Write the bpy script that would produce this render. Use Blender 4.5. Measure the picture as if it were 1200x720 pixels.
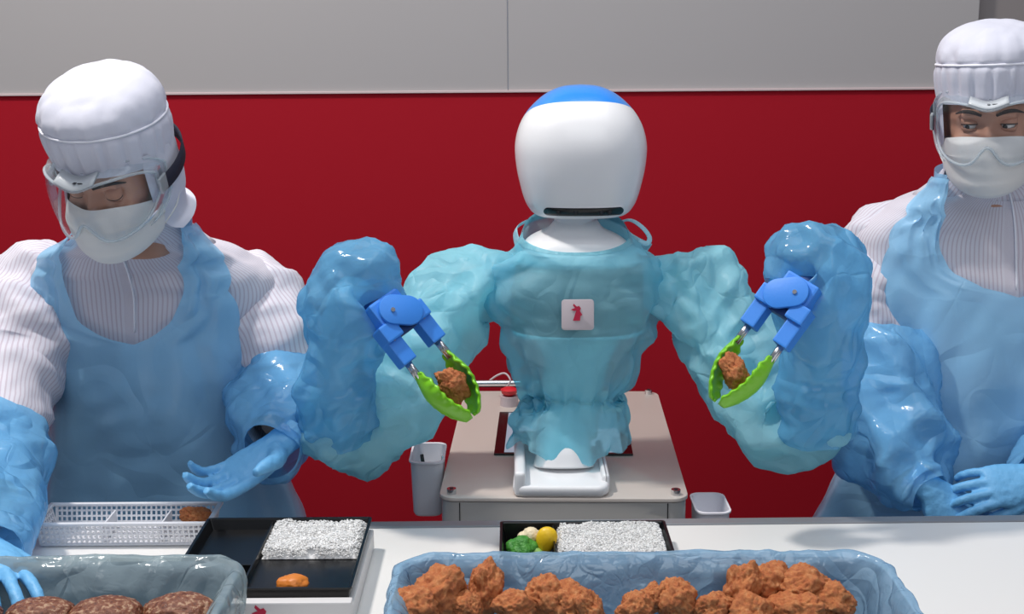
import bpy, bmesh, math, random
import numpy as np
from mathutils import Vector, Matrix, noise

for o in list(bpy.data.objects):
    bpy.data.objects.remove(o, do_unlink=True)
SC = bpy.context.scene
COL = SC.collection
R = math.radians

# ------------------------------------------------------------------ camera
F = 1500.0                                   # focal length in pixels of the 1200x720 frame
CAM = Vector((0.0, 0.0, 1.62))
PITCH, ROLL = 12.0, -0.4
cd = bpy.data.cameras.new('camera')
cd.sensor_width = 36.0
cd.lens = F / 1200.0 * 36.0
cd.clip_start = 0.05
cam = bpy.data.objects.new('camera', cd)
COL.objects.link(cam)
CM = Matrix.Rotation(R(90 - PITCH), 3, 'X') @ Matrix.Rotation(R(ROLL), 3, 'Z')
cam.matrix_world = Matrix.Translation(CAM) @ CM.to_4x4()
SC.camera = cam

# ------------------------------------------------------------------ light
world = bpy.data.worlds.new('hall_air')
SC.world = world
world.use_nodes = True
bg = world.node_tree.nodes['Background']
bg.inputs[0].default_value = (0.80, 0.86, 1.0, 1)
bg.inputs[1].default_value = 0.29


def area_light(name, loc, target, size, power, color=(1, 1, 1), size_y=None):
    ld = bpy.data.lights.new(name, 'AREA')
    ld.energy = power
    ld.color = color
    ld.size = size
    if size_y:
        ld.shape = 'RECTANGLE'
        ld.size_y = size_y
    o = bpy.data.objects.new(name, ld)
    COL.objects.link(o)
    o.location = loc
    d = Vector(target) - Vector(loc)
    o.rotation_euler = d.to_track_quat('-Z', 'Y').to_euler()
    return o


area_light('ceiling_spot', (-1.5, 1.95, 4.3), (0.0, 2.1, 1.0), 0.28, 104, (1.0, 0.95, 0.90))
area_light('ceiling_panel', (0.3, 1.6, 4.6), (0.2, 2.3, 0.8), 2.4, 48, (0.95, 0.97, 1.0))
area_light('front_fill', (0.6, -1.6, 4.0), (0.0, 2.3, 1.0), 2.2, 36, (0.93, 0.96, 1.0))  # fill light added behind the camera to lift the fronts, no lamp of the hall
vs = SC.view_settings
vs.view_transform = 'Standard'
vs.look = 'None'
vs.gamma = 1.0
vs.use_curve_mapping = False
vs.exposure = 0.0


# ------------------------------------------------------------------ helpers
def at(px, py, Y):
    """point of the room seen at a frame position, at the depth Y"""
    d = CM @ Vector(((px - 600) / F, -(py - 360) / F, -1.0))
    return CAM + d * (Y / d.y)


def mpp(P):
    """metres per pixel at a point"""
    v = CM.transposed() @ (Vector(P) - CAM)
    return -v.z / F


def lin(c):
    c = c.lstrip('#')
    v = [int(c[i:i + 2], 16) / 255 for i in (0, 2, 4)]
    return tuple(x / 12.92 if x <= 0.04045 else ((x + 0.055) / 1.055) ** 2.4 for x in v) + (1.0,)


class NT:
    def __init__(s, name):
        s.m = bpy.data.materials.new(name)
        s.m.use_nodes = True
        s.t = s.m.node_tree
        s.t.nodes.clear()
        s.out = s.t.nodes.new('ShaderNodeOutputMaterial')

    def n(s, typ, **kw):
        nd = s.t.nodes.new('ShaderNode' + typ)
        for k, v in kw.items():
            if k.startswith('_'):
                setattr(nd, k[1:], v)
            else:
                key = k.replace('__', ' ')
                i = int(key[1:]) if key[0] == 'i' and key[1:].isdigit() else key
                if hasattr(v, 'is_output') or isinstance(v, bpy.types.NodeSocket):
                    s.t.links.new(v, nd.inputs[i])
                else:
                    nd.inputs[i].default_value = v
        return nd

    def link(s, a, b):
        s.t.links.new(a, b)

    def coord(s, which='Object'):
        return s.n('TexCoord').outputs[which]

    def noise(s, scale, detail=4, rough=0.55, which='Object', vec=None, dist=0.0):
        return s.n('TexNoise', Vector=vec or s.coord(which), Scale=scale, Detail=detail, Roughness=rough, Distortion=dist).outputs[0]

    def ramp(s, fac, stops):
        r = s.n('ValToRGB', Fac=fac)
        e = r.color_ramp.elements
        while len(e) < len(stops):
            e.new(0.5)
        for i, (p, c) in enumerate(stops):
            e[i].position = p
            e[i].color = lin(c) if isinstance(c, str) else (c, c, c, 1)
        return r.outputs[0]

    def bump(s, h, strength, dist=0.01, normal=None):
        kw = dict(Height=h, Strength=strength, Distance=dist)
        if normal is not None:
            kw['Normal'] = normal
        return s.n('Bump', **kw).outputs[0]

    def mix(s, f, a, b):
        x = s.n('MixShader')
        for i, v in enumerate((f, a, b)):
            if isinstance(v, (int, float)):
                x.inputs[i].default_value = v
            else:
                s.link(v, x.inputs[i])
        return x.outputs[0]

    def done(s, sh):
        s.link(sh, s.out.inputs[0])
        return s.m


def plain(name, col, rough=0.5, metal=0.0, nscale=None, nstr=0.1, ndist=0.002, var=None, spec=0.5, emit=None, coat=0.0):
    t = NT(name)
    c = lin(col) if isinstance(col, str) else col
    kw = dict(Roughness=rough, Metallic=metal)
    if var:
        kw['Base__Color'] = t.ramp(t.noise(var[0], 5), [(0.3, col), (0.7, var[1])])
    else:
        kw['Base__Color'] = c
    p = t.n('BsdfPrincipled', **kw)
    p.inputs['Specular IOR Level'].default_value = spec
    p.inputs['Coat Weight'].default_value = coat
    if nscale:
        t.link(t.bump(t.noise(nscale, 4), nstr, ndist), p.inputs['Normal'])
    if emit:
        p.inputs['Emission Color'].default_value = lin(emit[0])
        p.inputs['Emission Strength'].default_value = emit[1]
    return t.done(p.outputs[0])


def film(name, col, tcol, transp=0.2, transl=0.3, rough=0.3, crease=14, cstr=0.5, cdist=0.006, fine=90, finestr=0.15, spec=0.5):
    """thin plastic film or non-woven: reflects, lets light through and shows a little of what is behind; creased by ridged noise"""
    t = NT(name)
    co = t.coord()
    def ridge(scale, detail, off):
        v = t.n('VectorMath', _operation='ADD', i0=co, i1=(off, off * 0.7, -off)).outputs[0]
        nz = t.noise(scale, detail, 0.5, vec=v, dist=0.4)
        s = t.n('Math', _operation='SUBTRACT', i0=nz, i1=0.5).outputs[0]
        return t.n('Math', _operation='ABSOLUTE', i0=s).outputs[0]
    r1 = t.n('Math', _operation='MINIMUM', i0=ridge(crease, 1.0, 0.0), i1=ridge(crease * 1.3, 1.0, 3.7)).outputs[0]
    nrm = t.bump(r1, cstr, cdist * 8)
    if finestr:
        r2 = t.n('Math', _operation='MINIMUM', i0=ridge(fine, 2.0, 1.9), i1=ridge(fine * 0.6, 2.0, 8.1)).outputs[0]
        nrm = t.bump(r2, finestr, 0.010, nrm)
    p = t.n('BsdfPrincipled', Base__Color=lin(col), Roughness=rough, Normal=nrm)
    p.inputs['Specular IOR Level'].default_value = spec
    tr = t.n('BsdfTranslucent', Color=lin(tcol), Normal=nrm)
    tp = t.n('BsdfTransparent', Color=lin(tcol))
    a = t.mix(transl, p.outputs[0], tr.outputs[0])
    return t.done(t.mix(transp, a, tp.outputs[0]))


def clear_plastic(name, haze=0.06, tint='#eef4f6', rough=0.06):
    t = NT(name)
    lw = t.n('LayerWeight', Blend=0.18)
    tp = t.n('BsdfTransparent', Color=lin(tint))
    gl = t.n('BsdfGlossy', Color=(0.9, 0.95, 1, 1), Roughness=rough)
    df = t.n('BsdfDiffuse', Color=lin('#dfe6ea'))
    f = t.n('MapRange', Value=lw.outputs['Fresnel'])
    f.inputs[3].default_value = 0.02
    f.inputs[4].default_value = 0.55
    a = t.mix(f.outputs[0], tp.outputs[0], gl.outputs[0])
    return t.done(t.mix(haze, a, df.outputs[0]))


def striped(name, base, line, pitch=0.0085, rough=0.75):
    """white clean-room weave with fine woven lines running along the cloth"""
    t = NT(name)
    uv = t.n('TexCoord').outputs['UV']
    sx = t.n('SeparateXYZ', Vector=uv).outputs[1]
    m = t.n('Math', _operation='MULTIPLY', i0=sx, i1=1.0 / pitch).outputs[0]
    fr = t.n('Math', _operation='FRACT', i0=m).outputs[0]
    k = t.ramp(fr, [(0.0, 0.0), (0.62, 0.0), (0.72, 1.0), (0.86, 1.0)])
    t2 = t.n('Mix', _data_type='RGBA')
    t.link(k, t2.inputs[0])
    t2.inputs[6].default_value = lin(base)
    t2.inputs[7].default_value = lin(line)
    nrm = t.bump(t.noise(22, 3), 0.25, 0.006)
    p = t.n('BsdfPrincipled', Base__Color=t2.outputs[2], Roughness=rough, Normal=nrm)
    return t.done(p.outputs[0])


M = {}
M['red'] = plain('red_wall_cloth', '#a21424', 0.8, nscale=300, nstr=0.08, ndist=0.001, spec=0.15)
M['upper'] = plain('pale_grey_panel', '#a9a6a6', 0.7, nscale=200, nstr=0.05, ndist=0.001, spec=0.2)
M['upperdark'] = plain('dark_grey_panel', '#8a8483', 0.7, spec=0.2)  # right-hand upper panel, itself a darker grey-brown than its neighbours
M['trim'] = plain('pale_trim', '#cbb9b9', 0.5)
M['floor'] = plain('hall_carpet', '#4a4648', 0.95, nscale=250, nstr=0.4, var=(60, '#565054'))
M['table'] = plain('white_laminate', '#e4e2df', 0.35, nscale=90, nstr=0.02, ndist=0.001)
M['edge'] = plain('grey_edge_profile', '#8f9094', 0.4, 0.3)
M['coat'] = striped('white_pinstripe_cloth', '#d4d2dc', '#c2b8c4', 0.0075)
M['hood'] = plain('white_polyester', '#d2d3e0', 0.7, nscale=26, nstr=0.18, ndist=0.006)
M['piping'] = plain('white_piping', '#f2f2fa', 0.6)
M['mask'] = plain('mask_paper', '#e0dfdd', 0.85, nscale=240, nstr=0.2, ndist=0.001)
M['apron'] = film('blue_apron_film', '#a2d6f8', '#bce8fd', 0.24, 0.15, 0.24, 4.5, 0.34, 0.010, 20, 0.18)
M['sleevefilm'] = film('blue_sleeve_film', '#84c6f2', '#a4dcfb', 0.28, 0.30, 0.18, 7, 0.55, 0.010, 28, 0.32)
M['robotfilm'] = film('blue_cover_film', '#80c4ea', '#a4daf5', 0.38, 0.38, 0.18, 6.5, 0.6, 0.010, 26, 0.35, 0.6)
M['gown'] = film('aqua_gown', '#a8e0f0', '#b4eefa', 0.46, 0.42, 0.5, 8, 0.28, 0.010, 40, 0.15, 0.25)
M['gownsleeve'] = film('aqua_gown_sleeve', '#a8e2ef', '#b4eef8', 0.20, 0.45, 0.42, 8, 0.55, 0.010, 30, 0.25, 0.35)
M['gownband'] = film('aqua_gown_band', '#7fbdcc', '#9cd4de', 0.1, 0.2, 0.5, 26, 0.3)
M['ribbon'] = film('aqua_ribbon', '#b9e4f0', '#c9eef8', 0.12, 0.3, 0.5, 40, 0.2)
M['glove'] = plain('nitrile_glove', '#6aaede', 0.5, nscale=70, nstr=0.5, ndist=0.004)
M['skin'] = plain('skin', '#b98770', 0.55, nscale=300, nstr=0.1, ndist=0.001)
M['lid'] = plain('eyelid_skin', '#b5836c', 0.55)
M['eyewhite'] = plain('eye_white', '#d9d4d0', 0.2)
M['iris'] = plain('dark_iris', '#1b120e', 0.15)
M['brow'] = plain('dark_brow', '#2c211d', 0.8)
M['lens'] = clear_plastic('goggle_lens', 0.015, '#fbfdff')
M['frame'] = clear_plastic('goggle_frame', 0.08, '#f6fafc', 0.08)
M['rim'] = clear_plastic('goggle_rim', 0.35, '#f6fafc', 0.06)
M['vent'] = plain('frosted_vent', '#c3c9ce', 0.35)
M['strap'] = plain('navy_elastic', '#12132a', 0.8)
M['rwhite'] = plain('robot_white_shell', '#e6e6e8', 0.33, coat=0.2)
M['rgrey'] = plain('robot_grey_shell', '#77787a', 0.4)
M['rblue'] = plain('robot_blue_cap', '#1f86e6', 0.3, coat=0.3)
M['black'] = plain('gloss_black', '#08080a', 0.2)
M['dark'] = plain('dark_plastic', '#1a1b20', 0.45)
M['printblue'] = plain('printed_blue', '#3485e2', 0.5, nscale=160, nstr=0.15, ndist=0.001)
M['printnavy'] = plain('printed_dark_blue', '#123c78', 0.55)
M['steel'] = plain('steel', '#c9c9cc', 0.22, 1.0)
M['green'] = plain('green_silicone', '#7cc81e', 0.35)
M['alu'] = plain('brushed_aluminium', '#cdc3bb', 0.42, 0.25, nscale=400, nstr=0.04, ndist=0.0005)
M['alu2'] = plain('aluminium_side', '#b9b6b2', 0.35, 0.2)
M['screen'] = plain('lit_screen', '#20242a', 0.1, emit=('#b9cbe0', 0.55))
M['estop'] = plain('red_button', '#c8202c', 0.35)
M['bin'] = plain('white_bin', '#efeef5', 0.4)
M['basket'] = plain('white_basket', '#dcdde2', 0.4)
M['container'] = plain('blue_crate', '#486680', 0.45)
M['liner'] = film('blue_bag_film', '#a2c6e0', '#c0daee', 0.50, 0.12, 0.12, 9, 0.40, 0.010, 40, 0.45, 1.0)
M['liner2'] = film('clear_bag_film', '#a9bcc4', '#d2dcdc', 0.45, 0.15, 0.12, 8, 0.45, 0.012, 45, 0.30, 0.9)
M['bento'] = plain('black_lacquer', '#0b0b0d', 0.3)
M['stand'] = plain('white_stand', '#d6d4d4', 0.4)
M['logo'] = plain('crimson_print', '#b3133c', 0.5)
M['print'] = plain('grey_print', '#7c7378', 0.6)
M['label'] = plain('white_label', '#beb2b7', 0.45)
t = NT('rice_grain')
p = t.n('BsdfPrincipled', Base__Color=lin('#fbfaf8'), Roughness=0.55)
p.inputs['Subsurface Weight'].default_value = 0.8
p.inputs['Subsurface Scale'].default_value = 1.0
p.inputs['Subsurface Radius'].default_value = (0.006, 0.006, 0.006)
M['rice'] = t.done(p.outputs[0])
t = NT('fried_crust')
c = t.ramp(t.noise(3.2, 7, 0.7), [(0.28, '#8a4420'), (0.44, '#b9693a'), (0.58, '#c87f4a'), (0.74, '#dca272')])
nr = t.bump(t.noise(9, 6, 0.75), 0.55, 0.008)
p = t.n('BsdfPrincipled', Base__Color=c, Roughness=0.55, Normal=nr)
M['chicken'] = t.done(p.outputs[0])
t = NT('seared_patty')
v = t.n('TexVoronoi', Vector=t.coord(), Scale=170.0).outputs['Distance']
c = t.ramp(t.n('Math', _operation='ADD', i0=t.noise(130, 5, 0.7), i1=t.n('Math', _operation='MULTIPLY', i0=v, i1=0.35).outputs[0]).outputs[0],
           [(0.42, '#3f1c12'), (0.58, '#6b3a26'), (0.72, '#7c4830'), (0.84, '#b08e72')])
nr = t.bump(t.noise(160, 5, 0.7), 0.6, 0.004)
p = t.n('BsdfPrincipled', Base__Color=c, Roughness=0.4, Normal=nr)
M['patty'] = t.done(p.outputs[0])
M['broccoli'] = plain('cooked_green', '#2f7a2a', 0.45, nscale=220, nstr=0.6, ndist=0.004, var=(70, '#4f9a36'))
M['stem'] = plain('green_stem', '#8db860', 0.45)
M['cauli'] = plain('pale_floret', '#e6d6b4', 0.5, nscale=220, nstr=0.6, ndist=0.003)
M['lemon'] = plain('yellow_rind', '#e6bc1c', 0.4, nscale=260, nstr=0.25, ndist=0.002)
M['orangefood'] = plain('orange_food', '#d1792a', 0.45)

# ------------------------------------------------------------------ mesh tools
WM = {}                                       # world translation of every object


def reg(o, parent, loc):
    o.location = loc
    WM[o] = Vector(loc)
    if parent is not None:
        o.parent = parent
        o.location = Vector(loc) - WM[parent]
    return o


def mk(name, V, Fc, mat, parent=None, smooth=True, uv=None, origin='mid'):
    V = np.asarray(V, dtype=float).reshape(-1, 3)
    lo, hi = V.min(0), V.max(0)
    c = (lo + hi) / 2
    if origin == 'base':
        c[2] = lo[2]
    me = bpy.data.meshes.new(name)
    me.from_pydata((V - c).tolist(), [], [list(map(int, f)) for f in Fc])
    me.update()
    if smooth:
        me.polygons.foreach_set('use_smooth', [True] * len(me.polygons))
    if uv is not None:
        ul = me.uv_layers.new(name='uv')
        li = np.empty(len(me.loops), dtype=np.int32)
        me.loops.foreach_get('vertex_index', li)
        ul.data.foreach_set('uv', np.asarray(uv)[li].astype(np.float32).ravel())
    if mat is not None:
        me.materials.append(M[mat] if isinstance(mat, str) else mat)
    o = bpy.data.objects.new(name, me)
    COL.objects.link(o)
    return reg(o, parent, Vector(c))


def sharp(o, ang=35):
    """smooth faces but keep edges sharper than ang"""
    me = o.data
    bm = bmesh.new()
    bm.from_mesh(me)
    for e in bm.edges:
        if len(e.link_faces) == 2:
            e.smooth = e.calc_face_angle(0) < R(ang)
    bm.to_mesh(me)
    bm.free()
    return o


def empty(name, loc, label, cat, group=None):
    o = bpy.data.objects.new(name, None)
    o.empty_display_size = 0.05
    COL.objects.link(o)
    reg(o, None, Vector(loc))
    return tag(o, label, cat, group)


def tag(o, label, cat=None, group=None, kind=None):
    o['label'] = label
    if cat:
        o['category'] = cat
    if group:
        o['group'] = group
    if kind:
        o['kind'] = kind
    return o


def join(*parts):
    V, Fs, n = [], [], 0
    for v, f in parts:
        v = np.asarray(v, dtype=float).reshape(-1, 3)
        V.append(v)
        Fs += [[i + n for i in q] for q in f]
        n += len(v)
    return np.concatenate(V), Fs


def rbox(c, s, bev=0.003, seg=2, rot=None):
    bm = bmesh.new()
    bmesh.ops.create_cube(bm, size=1.0)
    bmesh.ops.scale(bm, vec=s, verts=bm.verts)
    if bev > 0:
        bmesh.ops.bevel(bm, geom=bm.edges[:], offset=bev, segments=seg, affect='EDGES', profile=0.6)
    if rot is not None:
        bmesh.ops.transform(bm, matrix=rot.to_4x4(), verts=bm.verts)
    bmesh.ops.translate(bm, vec=c, verts=bm.verts)
    V = np.array([v.co[:] for v in bm.verts])
    bm.verts.index_update()
    Fs = [[v.index for v in f.verts] for f in bm.faces]
    bm.free()
    return V, Fs


def rrect(w, d, r, n=6):
    """rounded rectangle outline (counter-clockwise)"""
    P = []
    for cx, cy, a0 in ((w - r, d - r, 0), (-w + r, d - r, 90), (-w + r, -d + r, 180), (w - r, -d + r, 270)):
        for k in range(n + 1):
            a = R(a0 + 90 * k / n)
            P.append((cx + r * math.cos(a), cy + r * math.sin(a)))
    return np.array(P)


def rings(Rs, cap0=True, cap1=True):
    """stack of closed rings -> mesh"""
    Rs = np.asarray(Rs, dtype=float)
    m, n = Rs.shape[:2]
    Fs = []
    for i in range(m - 1):
        for j in range(n):
            k = (j + 1) % n
            Fs.append([i * n + j, i * n + k, (i + 1) * n + k, (i + 1) * n + j])
    if cap0:
        Fs.append(list(range(n))[::-1])
    if cap1:
        Fs.append([(m - 1) * n + j for j in range(n)])
    return Rs.reshape(-1, 3), Fs


def slab(w, d, r, z0, z1, bev=0.003, rz=0.0, c=(0, 0), n=6):
    """flat rounded plate with softened upper and lower edges"""
    rs = []
    for z, ins in ((z0, bev), (z0 + bev, 0), (z1 - bev, 0), (z1 - bev * 0.3, bev * 0.3), (z1, bev)):
        P = rrect(w / 2 - ins, d / 2 - ins, max(r - ins, 0.001), n)
        x = P[:, 0] * math.cos(rz) - P[:, 1] * math.sin(rz) + c[0]
        y = P[:, 0] * math.sin(rz) + P[:, 1] * math.cos(rz) + c[1]
        rs.append(np.stack([x, y, np.full(len(P), z)], 1))
    return rings(rs)


def catmull(P, n):
    P = np.asarray(P, dtype=float)
    if P.ndim == 1:
        P = P[:, None]
    m = len(P)
    E = np.concatenate([[2 * P[0] - P[1]], P, [2 * P[-1] - P[-2]]])
    t = np.linspace(0, m - 1, n)
    i = np.minimum(t.astype(int), m - 2)
    f = (t - i)[:, None]
    a, b, c, d = E[i], E[i + 1], E[i + 2], E[i + 3]
    return 0.5 * (2 * b + (c - a) * f + (2 * a - 5 * b + 4 * c - d) * f ** 2 + (3 * b - a - 3 * c + d) * f ** 3)


def unit(v):
    return v / np.maximum(np.linalg.norm(v, axis=-1, keepdims=True), 1e-9)


def loft(path, rx, ry=None, n=24, nv=24, side=(1, 0, 0), power=2.0, smooth=True, phase=0.0):
    """tube along a path with elliptical sections: grid (n, nv, 3)"""
    path = np.array([tuple(p) for p in path], dtype=float)
    rx = np.asarray(rx, dtype=float)
    ry = rx if ry is None else np.asarray(ry, dtype=float)
    if smooth:
        P, rx, ry = catmull(path, n), catmull(rx, n)[:, 0], catmull(ry, n)[:, 0]
    else:
        P = path
        n = len(P)
    T = unit(np.gradient(P, axis=0))
    s = np.asarray(side, dtype=float)
    S = np.zeros_like(P)
    for i in range(n):
        v = s - T[i] * np.dot(s, T[i])
        S[i] = v / max(np.linalg.norm(v), 1e-6)
        s = S[i]
    N = np.cross(T, S)
    a = np.linspace(0, 2 * math.pi, nv, endpoint=False) + phase
    ca, sa = np.cos(a), np.sin(a)
    e = 2.0 / power
    ca, sa = np.sign(ca) * np.abs(ca) ** e, np.sign(sa) * np.abs(sa) ** e
    return P[:, None] + S[:, None] * (ca[None, :, None] * rx[:, None, None]) + N[:, None] * (sa[None, :, None] * ry[:, None, None])


def grid_faces(m, n, closed=True, keep=None):
    Fs = []
    for i in range(m - 1):
        for j in range(n if closed else n - 1):
            if keep is not None and not keep(i, j):
                continue
            k = (j + 1) % n
            Fs.append([i * n + j, i * n + k, (i + 1) * n + k, (i + 1) * n + j])
    return Fs


def grid_uv(G, closed=True):
    m, n = G.shape[:2]
    u = np.concatenate([[0], np.cumsum(np.linalg.norm(np.diff(G, axis=0), axis=2).mean(1))])
    Gn = np.concatenate([G, G[:, :1]], 1) if closed else G
    v = np.concatenate([[0], np.cumsum(np.linalg.norm(np.diff(Gn, axis=1), axis=2).mean(0))])[:n]
    return np.stack([np.repeat(u[:, None], n, 1), np.repeat(v[None], m, 0)], 2).reshape(-1, 2)


def grid_normals(G, closed=True):
    du = np.gradient(G, axis=0)
    if closed:
        dv = (np.roll(G, -1, 1) - np.roll(G, 1, 1)) / 2
    else:
        dv = np.gradient(G, axis=1)
    return unit(np.cross(dv, du))


def crumple1(G, gu=0.1, gv=0.1, iters=120, lo=0.01, hi=0.02, kb=0.35, kp=0.01, closed=True, seed=1, pin0=0, pin1=0, patch=0.6):
    """let a garment surface buckle: it is given more cloth than the form under it and settles into folds"""
    rng = np.random.default_rng(seed)
    m, n = G.shape[:2]
    P0 = G.copy()
    N0 = grid_normals(P0, closed)
    idx = np.arange(m * n).reshape(m, n)
    fam = []

    def add(a, b, g):
        a, b = a.ravel(), b.ravel()
        L = np.linalg.norm(P0.reshape(-1, 3)[a] - P0.reshape(-1, 3)[b], axis=1)
        fam.append((a, b, L * (1 + g)))
    sm = rng.random((m, n))
    for _ in range(12):
        sm = (sm + np.roll(sm, 1, 0) + np.roll(sm, -1, 0) + np.roll(sm, 1, 1) + np.roll(sm, -1, 1)) / 5
    sm = (sm - sm.min()) / (np.ptp(sm) + 1e-9)
    sm = 1 - patch + 2 * patch * sm
    w = sm.ravel()
    nx = np.roll(idx, -1, 1)
    if closed:
        add(idx, nx, gv * w[idx.ravel()])
        add(idx[:-1], nx[1:], 0.7 * (gu + gv) * w[idx[:-1].ravel()])
        add(nx[:-1], idx[1:], 0.7 * (gu + gv) * w[idx[:-1].ravel()])
    else:
        add(idx[:, :-1], idx[:, 1:], gv * w[idx[:, :-1].ravel()])
        add(idx[:-1, :-1], idx[1:, 1:], 0.7 * (gu + gv) * w[idx[:-1, :-1].ravel()])
        add(idx[:-1, 1:], idx[1:, :-1], 0.7 * (gu + gv) * w[idx[1:, :-1].ravel()])
    add(idx[:-1], idx[1:], gu * w[idx[:-1].ravel()])
    X = (P0 + N0 * rng.normal(0, 0.5, (m, n, 1)) * hi * 0.4).reshape(-1, 3)
    Pf, Nf = P0.reshape(-1, 3), N0.reshape(-1, 3)
    fix = np.ones((m, 1, 1))
    for k in range(pin0):
        fix[k] = k / pin0
    for k in range(pin1):
        fix[m - 1 - k] = min(fix[m - 1 - k, 0, 0], k / pin1)
    for it in range(iters):
        A = np.zeros_like(X)
        for a, b, L in fam:
            d = X[b] - X[a]
            l = np.linalg.norm(d, axis=1)
            c = d * (0.5 * (l - L) / np.maximum(l, 1e-7))[:, None]
            A[a] += c
            A[b] -= c
        X = X + A * 0.28
        D = (X - Pf).reshape(m, n, 3)
        Dm = D.copy()
        Dm[1:-1] = (D[:-2] + D[2:]) / 2
        Dv = (np.roll(D, 1, 1) + np.roll(D, -1, 1)) / 2
        if not closed:
            Dv[:, 0], Dv[:, -1] = D[:, 0], D[:, -1]
        D = D + kb * ((Dm + Dv) / 2 - D)
        D = D * (1 - kp) * fix
        dn = (D * N0).sum(2, keepdims=True)
        dt = D - dn * N0
        tl = np.linalg.norm(dt, axis=2, keepdims=True)
        dt = dt * np.minimum(1, 0.02 / np.maximum(tl, 1e-6))
        D = dt + N0 * np.clip(dn, -lo, hi)
        X = Pf + D.reshape(-1, 3)
    return X.reshape(m, n, 3)


def resamp(A, k, axis, closed):
    """cubic resampling of a grid along one axis"""
    A = np.moveaxis(A, axis, 0)
    m = len(A)
    if closed:
        t = np.arange(k) * m / k
        i = t.astype(int)
        a, b, c, d = A[(i - 1) % m], A[i % m], A[(i + 1) % m], A[(i + 2) % m]
    else:
        t = np.linspace(0, m - 1, k)
        i = np.minimum(t.astype(int), m - 2)
        E = np.concatenate([[2 * A[0] - A[1]], A, [2 * A[-1] - A[-2]]])
        a, b, c, d = E[i], E[i + 1], E[i + 2], E[i + 3]
    f = (t - i).reshape(-1, *([1] * (A.ndim - 1)))
    B = 0.5 * (2 * b + (c - a) * f + (2 * a - 5 * b + 4 * c - d) * f ** 2 + (3 * b - a - 3 * c + d) * f ** 3)
    return np.moveaxis(B, 0, axis)


def crumple(G, gu=0.1, gv=0.1, lo=0.01, hi=0.02, closed=True, seed=1, pin0=0, pin1=0, wave=0.09, levels=3):
    """folds of falling size: wave is the length of the largest ones in metres"""
    m, n = G.shape[:2]
    lu = np.linalg.norm(np.diff(G, axis=0), axis=2).mean(1).sum()
    lv = np.linalg.norm(np.diff(G, axis=1), axis=2).mean(0).sum()
    X = G
    for k in range(levels):
        st = wave / 4.0 / 2 ** k
        mc, nc = int(np.clip(round(lu / st), 5, m)), int(np.clip(round(lv / st), 6, n))
        f = 0.62 ** k
        Xc = resamp(resamp(X, mc, 0, False), nc, 1, closed)
        p0, p1 = int(round(pin0 * mc / m + (pin0 > 0))), int(round(pin1 * mc / m + (pin1 > 0)))
        Yc = crumple1(Xc, gu * f, gv * f, 70 if k < 2 else 45, lo * f * f, hi * f * f, 0.03, 0.01, closed, seed + 7 * k, p0, p1)
        D = Yc - Xc
        X = X + resamp(resamp(D, m, 0, False), n, 1, closed)
    return X


def vnoise(P, seed=0):
    """smooth value noise in [0, 1] for an array of points"""
    i = np.floor(P).astype(np.int64)
    f = P - i
    f = f * f * (3 - 2 * f)
    out = 0
    for dx in (0, 1):
        for dy in (0, 1):
            for dz in (0, 1):
                h = (i[..., 0] + dx) * 374761393 + (i[..., 1] + dy) * 668265263 + (i[..., 2] + dz) * 2147483647 + seed * 1274126177
                h = (h ^ (h >> 13)) * 1274126177
                h = (h ^ (h >> 16)) & 0xFFFF
                w = (f[..., 0] if dx else 1 - f[..., 0]) * (f[..., 1] if dy else 1 - f[..., 1]) * (f[..., 2] if dz else 1 - f[..., 2])
                out = out + w * h / 65535.0
    return out


def facets(G, closed=True, seed=1, wave=0.06, slope=0.22, n=6, keep_dir=None, bias=0.0, weight=None, stretch=None):
    """sharp creases of thin sheet material: crossing folds that come and go over the surface"""
    rng = np.random.default_rng(seed)
    m, k = G.shape[:2]
    N = grid_normals(G, closed)
    d = np.zeros((m, k))
    for j in range(n):
        v = rng.normal(0, 1, 3)
        if keep_dir is not None:
            v = v * 0.55 + np.asarray(keep_dir) * rng.choice((-1, 1)) * 1.0
        v /= np.linalg.norm(v)
        lam = wave * rng.uniform(0.6, 1.5)
        warp = (vnoise(G / (lam * 2.2) + 10 * j, seed + j) - 0.5) * 2.4
        ph = (G @ v) / lam + warp + rng.random()
        tri = 1 - 4 * np.abs(ph - np.floor(ph) - 0.5)
        tri = np.where(tri > 0, tri, tri * 0.6)
        msk = np.clip((vnoise(G / (lam * 1.6) + 31 * j, seed + 50 + j) - 0.40) * 3.2, 0, 1)
        d += tri * msk * lam * slope / 4
    if weight is not None:
        d = d * weight
    return G + N * (d + bias)[..., None]


def sheet(name, G, mat, parent=None, closed=True, cap0=False, cap1=False, uv=True, keep=None):
    m, n = G.shape[:2]
    Fs = grid_faces(m, n, closed, keep)
    if cap0:
        Fs.append(list(range(n))[::-1])
    if cap1:
        Fs.append([(m - 1) * n + j for j in range(n)])
    return mk(name, G.reshape(-1, 3), Fs, mat, parent, uv=grid_uv(G, closed) if uv else None)


def tube(path, r, nv=10, n=None, smooth=True, side=(0.31, 0.2, 0.93), cap=True):
    n = n or max(2, len(path) * 5)
    rr = [r] * len(path) if np.isscalar(r) else r
    G = loft(path, rr, None, n, nv, side, smooth=smooth)
    return rings(G, cap, cap)


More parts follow.
